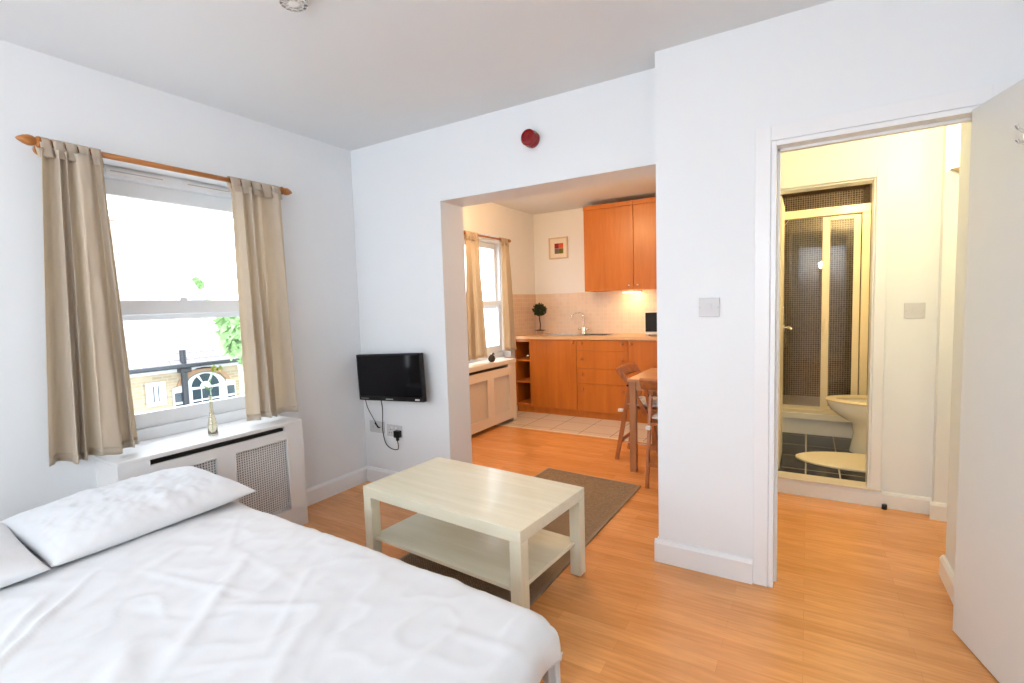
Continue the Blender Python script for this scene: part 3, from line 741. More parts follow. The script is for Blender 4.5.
def duvet(u, v):
    a = GX0 + (FX-GX0+0.13)*u                 # along the bed (x)
    b_ = (BY0-0.10) + (FY-BY0+0.10+0.24)*v    # across (y)
    ox, dx = over(a-FX); oy, dy = over(b_-FY)
    x = (a if a < FX else FX+ox); y = (b_ if b_ < FY else FY+oy)
    if b_ < BY0+0.04:
        oy2, dy2 = over(BY0+0.04-b_); y = BY0+0.04-oy2; dy = dy2
    drop = max(dx, dy) + 0.35*min(dx, dy)
    cr = min(max(a-FX, 0), max(b_-FY, 0))
    if cr > 0:   # loose corner: pull inwards
        x -= cr*0.15; y -= cr*0.15
    puff = 0.018*(1-math.exp(-max(0, FX-a)/0.25))*(1-math.exp(-max(0, FY-b_)/0.25))
    n = noise.noise(Vector((a*2.2, b_*2.2, 1)))*0.006
    n += noise.noise(Vector((a*5+b_*3, b_*9-a*4, 4)))*0.003
    n += (1-abs(noise.noise(Vector((a*6+b_*2.5, b_*6-a*5, 9)))))**6*0.0035
    n += noise.noise(Vector((a*22, b_*14, 2)))*0.0022
    for r_ in RID: n += ridge(a, b_, r_[0], r_[1], r_[2], r_[3], r_[4])*r_[5]
    z = BZT + 0.045 + puff + n*(1 if drop < 0.05 else 0.2) - drop
    if drop > 0.02:
        f = math.sin((a if dy > dx else b_)*38)*0.008*min(1, drop/0.1)
        if dy > dx: y += f + noise.noise(Vector((a*7, 3, 3)))*0.012
        else: x += f + noise.noise(Vector((b_*7, 5, 3)))*0.012
    k = (a-GX0)/(FX-GX0)
    if b_ > BY0+0.3:
        y -= (0.075*k + 0.015*max(0, (k-0.8)/0.2)**2)*min(1, (b_-BY0-0.3)/0.6)
    return (x, y, z)
bm = B(); grid(bm, 230, 200, duvet)
o = obj('duvet', bm, BED, None, True)
md = o.modifiers.new('t', 'SOLIDIFY'); md.thickness = 0.022; md.offset = -1
tag(o, 'crumpled white duvet spread over the double bed', 'duvet')
def pillow(label, cx, cy, cz, lx, ly, th, rz, tilt, seed):
    bm = B()
    n = 60
    def f(u, v, s):
        a, b_ = 2*u-1, 2*v-1
        e = 1-0.035*(1-b_*b_); g = 1-0.03*(1-a*a)
        prof = ((1-abs(a)**2.6)*(1-abs(b_)**2.6))**0.5 if abs(a) < 1 and abs(b_) < 1 else 0
        wr = noise.noise(Vector((a*3, b_*5, seed)))*0.012 + noise.noise(Vector((a*7+b_*5, b_*16, seed+3)))*0.005 + (1-abs(noise.noise(Vector((a*4, b_*9+a*5, seed+8)))))**6*0.006
        z = s*th/2*prof*(1.0 if s > 0 else 0.62) + wr*prof*(1 if s > 0 else 0)
        return Vector((a*lx/2*e, b_*ly/2*g, z))
    M = Matrix.Rotation(rz, 4, 'Z') @ Matrix.Rotation(tilt, 4, 'Y')
    for s in (1, -1): grid(bm, n, n, lambda u, v: tuple(M @ f(u, v, s)))
    bmesh.ops.remove_doubles(bm, verts=bm.verts, dist=0.0006)
    o = obj('pillow', bm, PIL, None, True, local=True); o.location = (cx, cy, cz)
    return tag(o, label, 'pillow')
pillow('plump white pillow on the bed nearest the radiator cover', -2.30, 0.858, 0.560, 0.50, 0.70, 0.145, math.radians(3), math.radians(5), 2)
pillow('white pillow at the near side of the bed, cut off by the left picture edge', -2.28, 0.185, 0.562, 0.50, 0.68, 0.150, math.radians(-2), math.radians(5), 5)

# ================================================================== KITCHEN
FYK = 5.20                        # front face of the base units
def knob(parent, x, z, y=FYK-0.018):
    bm = B(); lathe(bm, [(0.008, 0), (0.008, 0.010), (0.016, 0.016), (0.0175, 0.022), (0.012, 0.027), (0.0005, 0.028)], (x, y, z), 14, 'y')
    obj('knob', bm, CH, parent, True)
def front(parent, name, x0, x1, z0, z1, y=FYK, knobs=()):
    bm = B(); box(bm, x0+0.0015, x1-0.0015, y-0.018, y, z0+0.0015, z1-0.0015, 0.0015); o = obj(name, bm, KW, parent)
    for kx, kz in knobs: knob(o, kx, kz, y-0.018)
    return o
ZB, ZTP = 0.085, 0.905
t = thing('open_shelf_unit', 'narrow open wooden shelf unit at the left end of the kitchen units', 'shelf unit', (-2.98, 5.45, 0.085))
X0, X1 = -3.09, -2.868
bm = B(); box(bm, X0, X0+0.016, FYK-0.018, KY-0.02, ZB, ZTP); box(bm, X1-0.016, X1, FYK-0.018, KY-0.02, ZB, ZTP); box(bm, X0+0.016, X1-0.016, KY-0.03, KY-0.02, ZB, ZTP)
box(bm, X0+0.016, X1-0.016, FYK-0.018, KY-0.03, ZTP-0.03, ZTP); box(bm, X0+0.016, X1-0.016, FYK-0.018, KY-0.03, ZB, ZB+0.03)
obj('carcass', bm, KW, t)
for z in (0.37, 0.635):
    bm = B(); box(bm, X0+0.016, X1-0.016, FYK-0.016, KY-0.03, z, z+0.018, 0.001); obj('shelf', bm, KW, t)
t2 = thing('bottle', 'dark bottle lying in the top compartment of the open kitchen shelf', 'bottle', (-2.955, 5.3, 0.654))
bm = B(); tube(bm, [(-2.935, FYK+0.02+q, 0.695) for q in (0, 0.06, 0.08, 0.12, 0.30)], [0.014, 0.014, 0.022, 0.038, 0.038], 20); autosmooth(obj('glass_body', bm, plain('bottle_glass', (0.02, 0.02, 0.015), 0.08, var=0), t2))
bm = B(); tube(bm, [(-2.935, FYK+0.012, 0.695), (-2.935, FYK+0.05, 0.695)], 0.0165, 16); obj('foil_cap', bm, STE, t2, True)
t = thing('kitchen_cupboard', 'orange wood cupboard under the sink with its knob at the top right', 'cupboard', (-2.57, 5.45, 0.085))
bm = B(); box(bm, -2.866, -2.272, FYK, KY-0.02, ZB, 0.79); obj('carcass', bm, KIN, t)
front(t, 'door', -2.866, -2.272, ZB, ZTP, knobs=[(-2.305, 0.872)])
t = thing('drawer_unit', 'orange wood unit of four drawers in the middle of the kitchen run', 'drawers', (-1.97, 5.45, 0.085))
bm = B(); box(bm, -2.270, -1.665, FYK, KY-0.02, ZB, 0.84); obj('carcass', bm, KIN, t)
for (a, c, kz) in ((0.780, ZTP, 0.868), (0.578, 0.780, 0.69), (0.402, 0.578, 0.515), (ZB, 0.402, 0.34)):
    front(t, 'drawer', -2.270, -1.665, a, c, knobs=[(-2.195, kz), (-1.720, kz)])
t = thing('kitchen_cupboard', 'orange wood floor cupboard behind the dining table, below the microwave', 'cupboard', (-1.3, 5.45, 0.085))
bm = B(); box(bm, -1.663, -0.65, FYK, KY-0.02, ZB, 0.84); obj('carcass', bm, KIN, t)
front(t, 'door', -1.663, -1.21, ZB, ZTP, knobs=[(-1.625, 0.868)]); front(t, 'door', -1.21, -0.65, ZB, ZTP, knobs=[(-0.80, 0.868)])
bm = B(); box(bm, -3.09, -0.65, FYK+0.015, FYK+0.033, 0.003, 0.084); tag(obj('kitchen_plinth', bm, KW), 'long orange wood plinth board under the kitchen units', 'plinth')
# worktop with a cut-out for the sink
SX0, SX1, SY0, SY1 = -2.80, -1.93, 5.33, 5.68
bm = B(); wt0, wt1 = 0.907, 0.940
box(bm, KX+0.009, SX0, FYK-0.035, KY-0.009, wt0, wt1); box(bm, SX1, -0.645, FYK-0.035, KY-0.009, wt0, wt1)
box(bm, SX0, SX1, FYK-0.035, SY0, wt0, wt1); box(bm, SX0, SX1, SY1, KY-0.009, wt0, wt1)
tag(obj('worktop', bm, KWT), 'long pale wood worktop over the kitchen units', 'worktop')
t = thing('kitchen_sink', 'stainless steel sink with a drainer let into the worktop', 'sink', ((SX0+SX1)/2, (SY0+SY1)/2, wt1))
bm = B()
bx0, bx1 = -2.33, -1.99
zr = wt1+0.004
box(bm, SX0-0.015, SX1+0.015, SY0-0.012, SY0+0.02, zr-0.003, zr); box(bm, SX0-0.015, SX1+0.015, SY1-0.02, SY1+0.012, zr-0.003, zr)
box(bm, SX0-0.015, bx0, SY0+0.02, SY1-0.02, zr-0.004, zr-0.001); box(bm, bx1, SX1+0.015, SY0+0.02, SY1-0.02, zr-0.003, zr)
obj('rim', bm, STE, t)
bm = B(); a, c, d_, e = bx0, bx1, SY0+0.02, SY1-0.02
for (p, q, r_, s_, u_, v_) in ((a, a+0.003, d_, e, 0.80, zr-0.003), (c-0.003, c, d_, e, 0.80, zr-0.003), (a, c, d_, d_+0.003, 0.80, zr-0.003), (a, c, e-0.003, e, 0.80, zr-0.003), (a, c, d_, e, 0.797, 0.80)): box(bm, p, q, r_, s_, u_, v_)
obj('basin', bm, STE, t)
bm = B()
for k in range(9): box(bm, SX0+0.03, bx0-0.03, SY0+0.045+k*0.03, SY0+0.055+k*0.03, zr-0.0035, zr+0.001, 0.001)
obj('drainer_ribs', bm, STE, t)
t = thing('kitchen_tap', 'chrome swan-neck mixer tap behind the sink', 'tap', (-2.33, 5.70, wt1))
bx, by = -2.395, 5.70
bm = B(); lathe(bm, [(0.026, 0.0), (0.026, 0.006), (0.020, 0.012), (0.020, 0.085), (0.012, 0.095)], (bx, by, wt1), 18); obj('body', bm, CHR, t, True)
bm = B(); tube(bm, spline([(bx, by, wt1+0.09), (bx, by-0.002, wt1+0.20), (bx-0.03, by-0.015, wt1+0.255), (bx-0.08, by-0.04, wt1+0.26), (bx-0.12, by-0.06, wt1+0.235), (bx-0.13, by-0.065, wt1+0.20)]), 0.010, 12); obj('spout', bm, CHR, t, True)
for s in (-1, 1):
    bm = B(); tube(bm, [(bx, by, wt1+0.055), (bx+s*0.045, by, wt1+0.06), (bx+s*0.046, by, wt1+0.06), (bx+s*0.07, by, wt1+0.062)], [0.009, 0.009, 0.016, 0.014], 12); obj('lever', bm, CHR, t, True)
# topiary plant
t = thing('topiary_plant', 'small dark ball-headed plant on a thin trunk in the kitchen corner', 'plant', (-2.93, 5.52, wt1))
px, py = -2.915, 5.53
bm = B(); lathe(bm, [(0.035, 0), (0.045, 0.05), (0.048, 0.055), (0.044, 0.055), (0.040, 0.048)], (px, py, wt1+0.001), 18)
obj('pot', bm, plain('beige_pot', (0.62, 0.45, 0.33), 0.6), t, True)
bm = B(); lathe(bm, [(0.040, 0.045), (0.075, 0.052), (0.04, 0.058), (0.0005, 0.062)], (px, py, wt1+0.001), 18); obj('soil', bm, BARK, t)
bm = B(); tube(bm, spline([(px, py, wt1+0.05), (px+0.006, py, wt1+0.13), (px-0.004, py, wt1+0.20), (px, py, wt1+0.30)]), 0.008, 8); obj('trunk', bm, BARK, t, True)
bm = B(); rnd = random.Random(9)
for k in range(900):
    d = Vector((rnd.gauss(0,1), rnd.gauss(0,1), rnd.gauss(0,1))).normalized(); rr = 0.088*(0.45+0.6*rnd.random())
    c = Vector((px, py, wt1+0.315)) + Vector((d.x*rr, d.y*rr, d.z*rr*0.85)); s_ = 0.016
    a_ = (d+Vector((rnd.gauss(0,.7), rnd.gauss(0,.7), rnd.gauss(0,.7)))).normalized(); b2 = a_.orthogonal().normalized()
    bm.faces.new([bm.verts.new(c+q) for q in (a_*s_, b2*s_*0.4, -a_*s_, -b2*s_*0.4)])
obj('foliage', bm, LEAFD, t)
# microwave
t = thing('microwave', 'white microwave with a black door on the worktop, cut off by the wall', 'microwave', (-1.3, 5.55, wt1))
mx0, mx1, my = -1.545, -1.06, 5.42
bm = B(); box(bm, mx0, mx1, my, my+0.30, wt1+0.012, wt1+0.262, 0.006); obj('casing', bm, WPL, t)
bm = B(); box(bm, mx0+0.008, mx1-0.11, my-0.014, my, wt1+0.045, wt1+0.255, 0.003); obj('door', bm, BLK, t)
bm = B(); box(bm, mx1-0.105, mx1-0.008, my-0.010, my, wt1+0.045, wt1+0.255, 0.003); obj('control_panel', bm, GRY, t)
for k in (0.1, 0.2):
    bm = B(); lathe(bm, [(0.022, 0), (0.020, 0.016)], (mx1-0.055, my-0.010, wt1+0.03+k), 18, 'y'); obj('dial', bm, WPL, t)
for (a, c) in ((mx0+0.04, my+0.04), (mx1-0.04, my+0.04), (mx0+0.04, my+0.26), (mx1-0.04, my+0.26)):
    bm = B(); lathe(bm, [(0.012, 0), (0.012, 0.0125)], (a, c, wt1+0.0005), 12); obj('foot', bm, BLK, t)
# wall cupboards
WZ, WT, WFY = 1.452, 2.44, 5.452
def wallcab(x0, x1, label, kx):
    t = thing('wall_cupboard', label, 'cupboard', ((x0+x1)/2, (WFY+KY)/2, WZ))
    bm = B(); box(bm, x0, x1-0.001, WFY+0.018, KY-0.0095, WZ+0.002, WT-0.05); obj('carcass', bm, KW, t)
    bm = B(); box(bm, x0, x1-0.001, WFY-0.006, KY-0.0095, WT-0.049, WT, 0.001); obj('cornice', bm, KW, t)
    bm = B(); box(bm, x0+0.0015, x1-0.0025, WFY, WFY+0.0175, WZ+0.002, WT-0.0505, 0.0015); d_ = obj('door', bm, KW, t)
    bm = B(); lathe(bm, [(0.005, 0), (0.005, 0.012), (0.011, 0.018), (0.010, 0.026), (0.0005, 0.028)], (kx, WFY, WZ+0.05), 14, 'y'); obj('knob', bm, CHR, d_, True)
wallcab(-2.265, -1.675, 'orange wood wall cupboard beside the small framed picture', -1.725)
wallcab(-1.674, -1.10, 'orange wood wall cupboard over the lit lamp, next to the wall edge', -1.625)
wallcab(-1.099, -0.645, 'narrow orange wood wall cupboard hidden behind the white pillar', -0.80)
# under-cupboard lamp
t = thing('cupboard_lamp', 'small lit lamp fixed under the wall cupboard', 'lamp', (-1.78, 5.60, WZ))
bm = B(); box(bm, -1.86, -1.64, 5.585, 5.665, WZ-0.020, WZ-0.001, 0.003); obj('housing', bm, WPL, t)
bm = B(); box(bm, -1.85, -1.66, 5.592, 5.658, WZ-0.026, WZ-0.0205, 0.002); obj('diffuser', bm, glow('warm_diffuser', (1.0, 0.78, 0.42), 9), t)
# framed picture
t = thing('framed_picture', 'small framed picture of four coloured squares on the kitchen wall', 'picture', (-2.735, KY, 2.03))
a, c, d_, e = -2.875, -2.61, 1.895, 2.165
bm = B(); fw = 0.016
for q in ((a, c, d_, d_+fw), (a, c, e-fw, e), (a, a+fw, d_+fw, e-fw), (c-fw, c, d_+fw, e-fw)): box(bm, q[0], q[1], KY-0.022, KY-0.001, q[2], q[3], 0.002)
obj('frame', bm, plain('pale_frame', (0.66, 0.52, 0.38), 0.4), t)
bm = B(); box(bm, a+fw, c-fw, KY-0.010, KY-0.006, d_+fw, e-fw); obj('mount', bm, plain('mount_card', (0.82, 0.76, 0.66), 0.7), t)
cx_, cz_ = -2.735, 2.025
for k, (i, j, cl) in enumerate(((-1, 1, (0.28, 0.01, 0.02)), (0, 1, (0.62, 0.09, 0.03)), (-1, 0, (0.16, 0.13, 0.11)), (0, 0, (0.16, 0.16, 0.01)))):
    bm = B(); box(bm, cx_+i*0.062+0.001, cx_+(i+1)*0.062-0.001, KY-0.0115, KY-0.0102, cz_+(j-1)*0.066+0.001, cz_+j*0.066-0.001)
    obj('coloured_square', bm, plain('print_%d' % k, cl, 0.7, var=0.3, nscale=30), t)
# little dark pot on the kitchen sill
t = thing('sill_ornament', 'small dark round ornament on the kitchen radiator cover', 'ornament', (-2.93, 4.42, 0.715))
bm = B(); lathe(bm, [(0.018, 0), (0.034, 0.012), (0.040, 0.035), (0.032, 0.060), (0.018, 0.072), (0.020, 0.080), (0.0005, 0.080)], (-2.93, 4.42, 0.7155), 20); obj('bowl', bm, plain('dark_glaze', (0.035, 0.03, 0.03), 0.35, var=0.2), t, True)
bm = B(); tube(bm, [(-2.93, 4.435, 0.79), (-2.93, 4.450, 0.805), (-2.93, 4.462, 0.795)], 0.010, 10); obj('spout', bm, MATS['dark_glaze'], t, True)

# ------------------------------------------------------------------ dining table and folding chairs
t = thing('dining_table', 'small wooden dining table half hidden behind the white pillar', 'table', (-0.95, 3.95, 0))
tx0, tx1, ty0, ty1 = -1.183, -0.70, 3.65, 4.35
bm = B(); box(bm, tx0, tx1, ty0, ty1, 0.708, 0.730, 0.003); obj('tabletop', bm, TBW, t)
bm = B(); box(bm, tx0+0.05, tx1-0.05, ty0+0.03, ty0+0.048, 0.640, 0.707); box(bm, tx0+0.05, tx1-0.05, ty1-0.048, ty1-0.03, 0.64, 0.707)
box(bm, tx0+0.03, tx0+0.048, ty0+0.05, ty1-0.05, 0.64, 0.707); obj('apron', bm, TBW, t)
TL = wood('table_leg_wood', (0.40, 0.17, 0.075), (0.50, 0.23, 0.10), (20, 20, 4), 0.35)
for (a, c) in ((tx0+0.035, ty0+0.04), (tx1-0.035, ty0+0.04), (tx0+0.035, ty1-0.04), (tx1-0.035, ty1-0.04)):
    bm = B(); box(bm, a-0.024, a+0.024, c-0.024, c+0.024, 0, 0.707, 0.003); obj('leg', bm, TL, t)
def chair():
    """local: +x is the way the sitter faces, back at x = 0"""
    t = thing('folding_chair', '', 'chair')
    w = 0.19
    for s in (-1, 1):
        y = s*w
        bm = B(); bar(bm, (-0.005, y, 0.765), (0.46, y, 0.0), 0.022, 0.034, bev=0.003); obj('long_leg', bm, CH, t, local=True)
        y2 = s*(w-0.026)
        bm = B(); bar(bm, (0.075, y2, 0.66), (-0.05, y2, 0.0), 0.022, 0.034, bev=0.003); obj('rear_leg', bm, CH, t, local=True)
        bm = B(); tube(bm, [(0.062, s*(w+0.015), 0.64), (0.062, s*(w-0.040), 0.64)], 0.008, 12); obj('hinge_pin', bm, BLK, t, local=True)
        bm = B(); box(bm, -0.03, 0.012, s*(w-0.045), s*(w-0.012), 0.412, 0.434, 0.002); obj('clip', bm, WPL, t, local=True)
    bm = B(); grid(bm, 16, 4, lambda u, v: (-0.028+0.05*(1-v)-0.022*(1-(2*u-1)**2), -0.215+0.43*u, 0.70+0.075*v))
    o = obj('back_rail', bm, CH, t, True, local=True); md = o.modifiers.new('t', 'SOLIDIFY'); md.thickness = 0.018; md.offset = 0
    bm = B(); box(bm, 0.02, 0.40, -w+0.014, w-0.014, 0.435, 0.452, 0.003)
    obj('seat', bm, CH, t, local=True)
    bm = B(); box(bm, 0.17, 0.19, -w+0.01, w-0.01, 0.41, 0.436, 0.002); obj('seat_batten', bm, CH, t, local=True)
    for q in ((0.37, -w, 0.15, 0.37, w, 0.15), (-0.02, -w+0.03, 0.16, -0.02, w-0.03, 0.16)):
        bm = B(); bar(bm, q[:3], q[3:], 0.014, 0.03, side=(1, 0, 0)); obj('stretcher', bm, CH, t, local=True)
    bm = B(); tube(bm, [(-0.022, -w+0.04, 0.155), (0.37, -w+0.01, 0.155)], 0.004, 8); obj('metal_stay', bm, STE, t, local=True)
    return t
def cushion(label, x, y, z, rz):
    bm = B(); n = 30
    def f(u, v, s):
        a, b_ = 2*u-1, 2*v-1
        pr_ = ((1-abs(a)**3)*(1-abs(b_)**3))**0.5 if abs(a) < 1 and abs(b_) < 1 else 0
        return (a*0.175*(1-0.05*(1-b_*b_)), b_*0.17*(1-0.05*(1-a*a)), 0.028+s*0.027*pr_ + 0.003*noise.noise(Vector((a*3, b_*3, rz)))*pr_)
    for s in (1, -1): grid(bm, n, n, lambda u, v: f(u, v, s))
    bmesh.ops.remove_doubles(bm, verts=bm.verts, dist=0.0005)
    o = obj('seat_cushion', bm, CUS, None, True, local=True); o.location = (x, y, z); o.rotation_euler = (0, 0, rz)
    return tag(o, label, 'cushion')
c1 = chair(); c1['label'] = 'wooden folding chair at the left end of the dining table'
place(c1, Matrix.Translation((-1.315, 4.08, 0)) @ Matrix.Rotation(math.radians(0), 4, 'Z'))
c2 = copy_tree(c1); c2['label'] = 'wooden folding chair on the near side of the dining table, beside the white pillar'
place(c2, Matrix.Translation((-0.80, 3.44, 0)) @ Matrix.Rotation(math.radians(90), 4, 'Z'))
cushion('printed cushion on the folding chair at the left end of the table', -1.105, 4.08, 0.4525, 0.05)
cushion('printed cushion on the folding chair on the near side of the table', -0.80, 3.66, 0.4535, PI/2)

# ================================================================== BATHROOM
t = thing('shower_enclosure', 'cream framed glass shower enclosure on a white raised tray', 'shower', (0.12, 5.2, 0.1))
bm = B(); box(bm, -0.262, 0.44, 4.985, 5.85, 0.235, 0.295, 0.006); obj('shower_tray', bm, CER, t)
bm = B(); box(bm, -0.262, 0.44, 5.005, 5.02, 0.10, 0.236, 0.002); obj('tray_panel', bm, WPL, t)
bm = B()
box(bm, -0.262, 0.43, 5.0, 5.04, 1.995, 2.065, 0.005); box(bm, -0.262, 0.43, 4.995, 5.045, 0.296, 0.325, 0.004)
box(bm, 0.375, 0.43, 5.0, 5.04, 0.325, 1.995, 0.004); box(bm, -0.262, -0.235, 5.0, 5.04, 0.325, 1.995, 0.004)
obj('frame', bm, CRM, t)
bm = B(); x0_, x1_ = 0.10, 0.368
for q in ((x0_, x0_+0.055, 0.33, 1.985), (x1_-0.048, x1_, 0.33, 1.985), (x0_+0.055, x1_-0.048, 0.33, 0.36), (x0_+0.055, x1_-0.048, 1.955, 1.985)): box(bm, q[0], q[1], 5.012, 5.034, q[2], q[3], 0.003)
d_ = obj('door_frame', bm, CRM, t)
bm = B(); box(bm, x0_+0.055, x1_-0.048, 5.020, 5.026, 0.36, 1.955); obj('glass', bm, SHG, d_)
bm = B(); box(bm, x0_+0.020, x0_+0.028, 4.985, 5.012, 1.0, 1.12, 0.003); obj('pull_handle', bm, CRM, d_)
bm = B(); box(bm, -0.235, 0.098, 5.022, 5.028, 0.326, 1.994); obj('fixed_glass', bm, SHG, t)
bm = B(); box(bm, -0.235, 0.10, 5.004, 5.036, 0.326, 0.352, 0.002); obj('bottom_rail', bm, CRM, t)
t = thing('overhead_shower', 'chrome shower head on a curved arm inside the shower', 'shower', (-0.2, 5.5, 2.1))
bm = B(); tube(bm, spline([(-0.262, 5.55, 1.94), (-0.21, 5.55, 2.01), (-0.16, 5.55, 2.075), (-0.11, 5.55, 2.105), (-0.085, 5.55, 2.10)]), 0.010, 12); obj('arm', bm, CHR, t, True)
bm = B(); lathe(bm, [(0.012, 0.02), (0.014, 0.0), (0.040, -0.018), (0.040, -0.024), (0.0005, -0.026)], (-0.075, 5.55, 2.095), 20); obj('rose', bm, CHR, t, True)
t = thing('shower_mixer', 'chrome shower valve on the mosaic wall inside the shower', 'shower valve', (-0.2, 5.5, 1.1))
bm = B(); tube(bm, [(-0.2615, 5.42, 1.15), (-0.225, 5.42, 1.15), (-0.224, 5.42, 1.15), (-0.19, 5.42, 1.15)], [0.035, 0.035, 0.02, 0.018], 18); obj('valve', bm, CHR, t)
bm = B(); tube(bm, spline([(-0.20, 5.42, 1.14), (-0.17, 5.44, 0.95), (-0.18, 5.48, 0.85), (-0.20, 5.52, 1.1), (-0.215, 5.54, 1.55), (-0.23, 5.55, 1.93)]), 0.007, 10); obj('hose', bm, CHR, t, True)
# toilet, facing -x
t = thing('toilet', 'white toilet seen half behind the bathroom door edge', 'toilet', (0.45, 4.60, 0.1))
TX, TY = 0.40, 4.60
def ring(bm, cx, rx, ry, z, n=36):
    """egg outline, blunt at +x"""
    out = []
    for k in range(n):
        a = 2*PI*k/n; c_, s_ = math.cos(a), math.sin(a)
        out.append(bm.verts.new((cx + rx*c_*(1.0 if c_ < 0 else 0.85), TY+ry*s_*(1 if c_ > 0 else (1-0.10*c_*c_)), z)))
    return out
def loft(bm, rings, cap=True):
    for i in range(len(rings)-1):
        n = len(rings[i])
        for k in range(n): bm.faces.new((rings[i][k], rings[i][(k+1) % n], rings[i+1][(k+1) % n], rings[i+1][k]))
    if cap: bm.faces.new(rings[0][::-1])
bm = B()
rs = [ring(bm, TX+0.06, 0.17, 0.115, 0.101), ring(bm, TX+0.06, 0.165, 0.11, 0.13), ring(bm, TX+0.06, 0.145, 0.10, 0.25), ring(bm, TX+0.05, 0.15, 0.105, 0.33),
      ring(bm, TX+0.03, 0.205, 0.15, 0.375), ring(bm, TX+0.01, 0.252, 0.178, 0.43), ring(bm, TX, 0.262, 0.183, 0.485), ring(bm, TX, 0.262, 0.183, 0.495),
      ring(bm, TX, 0.215, 0.135, 0.495), ring(bm, TX, 0.205, 0.125, 0.47), ring(bm, TX+0.02, 0.13, 0.08, 0.38), ring(bm, TX+0.03, 0.04, 0.03, 0.35)]
loft(bm, rs); bm.faces.new(rs[-1]); autosmooth(obj('bowl', bm, CER, t), 50)
bm = B()
rs = [ring(bm, TX, 0.268, 0.188, 0.497), ring(bm, TX, 0.272, 0.190, 0.506), ring(bm, TX, 0.262, 0.182, 0.516), ring(bm, TX, 0.205, 0.125, 0.516), ring(bm, TX, 0.200, 0.122, 0.506), ring(bm, TX, 0.203, 0.125, 0.497)]
loft(bm, rs+[rs[0]], cap=False); autosmooth(obj('seat', bm, CRM, t), 50)
bm = B(); box(bm, TX+0.235, TX+0.26, TY-0.185, TY+0.185, 0.50, 0.90, 0.01, 3); obj('lid', bm, CER, t, True)
bm = B(); box(bm, TX+0.27, TX+0.46, TY-0.19, TY+0.19, 0.42, 0.83, 0.015, 3); box(bm, TX+0.262, TX+0.468, TY-0.20, TY+0.20, 0.832, 0.86, 0.008, 3); obj('cistern', bm, CER, t)
bm = B(); box(bm, TX+0.15, TX+0.44, TY-0.09, TY+0.09, 0.102, 0.42, 0.02, 3); obj('pedestal_back', bm, CER, t)
# bath mat
bm = B(); cxm, cym = 0.36, 4.275; n = 48
lo, hi, mi = [], [], []
for k in range(n):
    a = 2*PI*k/n; r1, r2 = 0.43, 0.215
    x = math.cos(a)*r1; y = math.sin(a)*r2; an = math.radians(4)
    X_, Y_ = cxm+x*math.cos(an)-y*math.sin(an), cym+x*math.sin(an)+y*math.cos(an)
    lo.append(bm.verts.new((X_, Y_, 0.1008))); hi.append(bm.verts.new((X_, Y_, 0.112))); mi.append(bm.verts.new((cxm+(X_-cxm)*0.95, cym+(Y_-cym)*0.93, 0.119)))
loft(bm, [lo, hi, mi]); bm.faces.new(mi)
tag(obj('bath_mat', bm, MATB, None), 'oval cream bath mat on the dark bathroom tiles', 'mat')

# ------------------------------------------------------------------ hall uplighter
t = thing('wall_uplighter', 'plaster wall uplighter glowing at the right end of the hall', 'lamp', (0.83, YH-0.07, 1.98))
ux_, uz_ = 0.82, 1.985; yw = YH-0.071
bm = B(); n = 20
rings = []
for (r_, z) in ((0.02, uz_-0.075), (0.06, uz_-0.05), (0.115, uz_), (0.135, uz_+0.012), (0.128, uz_+0.012), (0.10, uz_-0.005), (0.05, uz_-0.045)):
    rings.append([bm.verts.new((ux_+r_*1.15*math.cos(PI*k/n+PI), yw+r_*0.8*math.sin(PI*k/n+PI), z)) for k in range(n+1)])
for i in range(len(rings)-1):
    for k in range(n): bm.faces.new((rings[i][k], rings[i][k+1], rings[i+1][k+1], rings[i+1][k]))
obj('shade', bm, plain('plaster', (0.60, 0.50, 0.36), 0.7), t, True)
bm = B(); lathe(bm, [(0.0005, -0.03), (0.016, -0.03), (0.022, 0.0), (0.02, 0.02), (0.0005, 0.04)], (ux_, yw-0.05, uz_+0.0), 16); obj('bulb', bm, glow('bulb', (1.0, 0.82, 0.5), 12), t, True)

# ------------------------------------------------------------------ ceiling lamps (outside the frame)
def ceiling_lamp(label, x, y, z, col, watts, r=0.13, lr=0.05):
    t = thing('ceiling_lamp', label, 'lamp', (x, y, z))
    bm = B(); lathe(bm, [(r*0.55, 0), (r*0.55, -0.015), (0.0005, -0.016)], (x, y, z-0.0005), 24); obj('ceiling_plate', bm, WPL, t)
    bm = B(); lathe(bm, [(r*0.6, -0.017), (r, -0.03), (r, -0.055), (r*0.7, -0.075), (0.0005, -0.085)], (x, y, z), 28); obj('glass_bowl', bm, glow('lamp_glass', col, 3.0), t, True)
    l = bpy.data.lights.new('ceiling_light', 'POINT'); l.energy = watts; l.color = col; l.shadow_soft_size = lr
    o = bpy.data.objects.new('ceiling_light', l); COL.objects.link(o); o.parent = t; o.location = (0, 0, -0.15)
def spot_point(name, loc, col, watts, rad=0.05):
    l = bpy.data.lights.new(name, 'POINT'); l.energy = watts; l.color = col; l.shadow_soft_size = rad
    o = bpy.data.objects.new(name, l); COL.objects.link(o); o.location = loc
    return o
ceiling_lamp('round glass ceiling lamp in the kitchen, hidden above the opening', -2.05, 3.75, H, (1.0, 0.62, 0.30), 42)
ceiling_lamp('round glass ceiling lamp in the bathroom', 0.35, 4.25, 2.33, (1.0, 0.74, 0.34), 32)
ceiling_lamp('round glass ceiling lamp in the hall, out of sight to the right', 0.60, 2.95, H, (1.0, 0.78, 0.36), 17)
t = thing('fill_lamp', 'unseen white uplighter added at the rear of the bedroom as fill light', 'lamp', (0.25, -1.5, 0))  # lamp added out of view to brighten the ceiling and walls
bm = B(); lathe(bm, [(0.14, 0), (0.14, 0.015), (0.02, 0.03)], (0.25, -1.5, 0), 28); obj('base', bm, WPL, t)
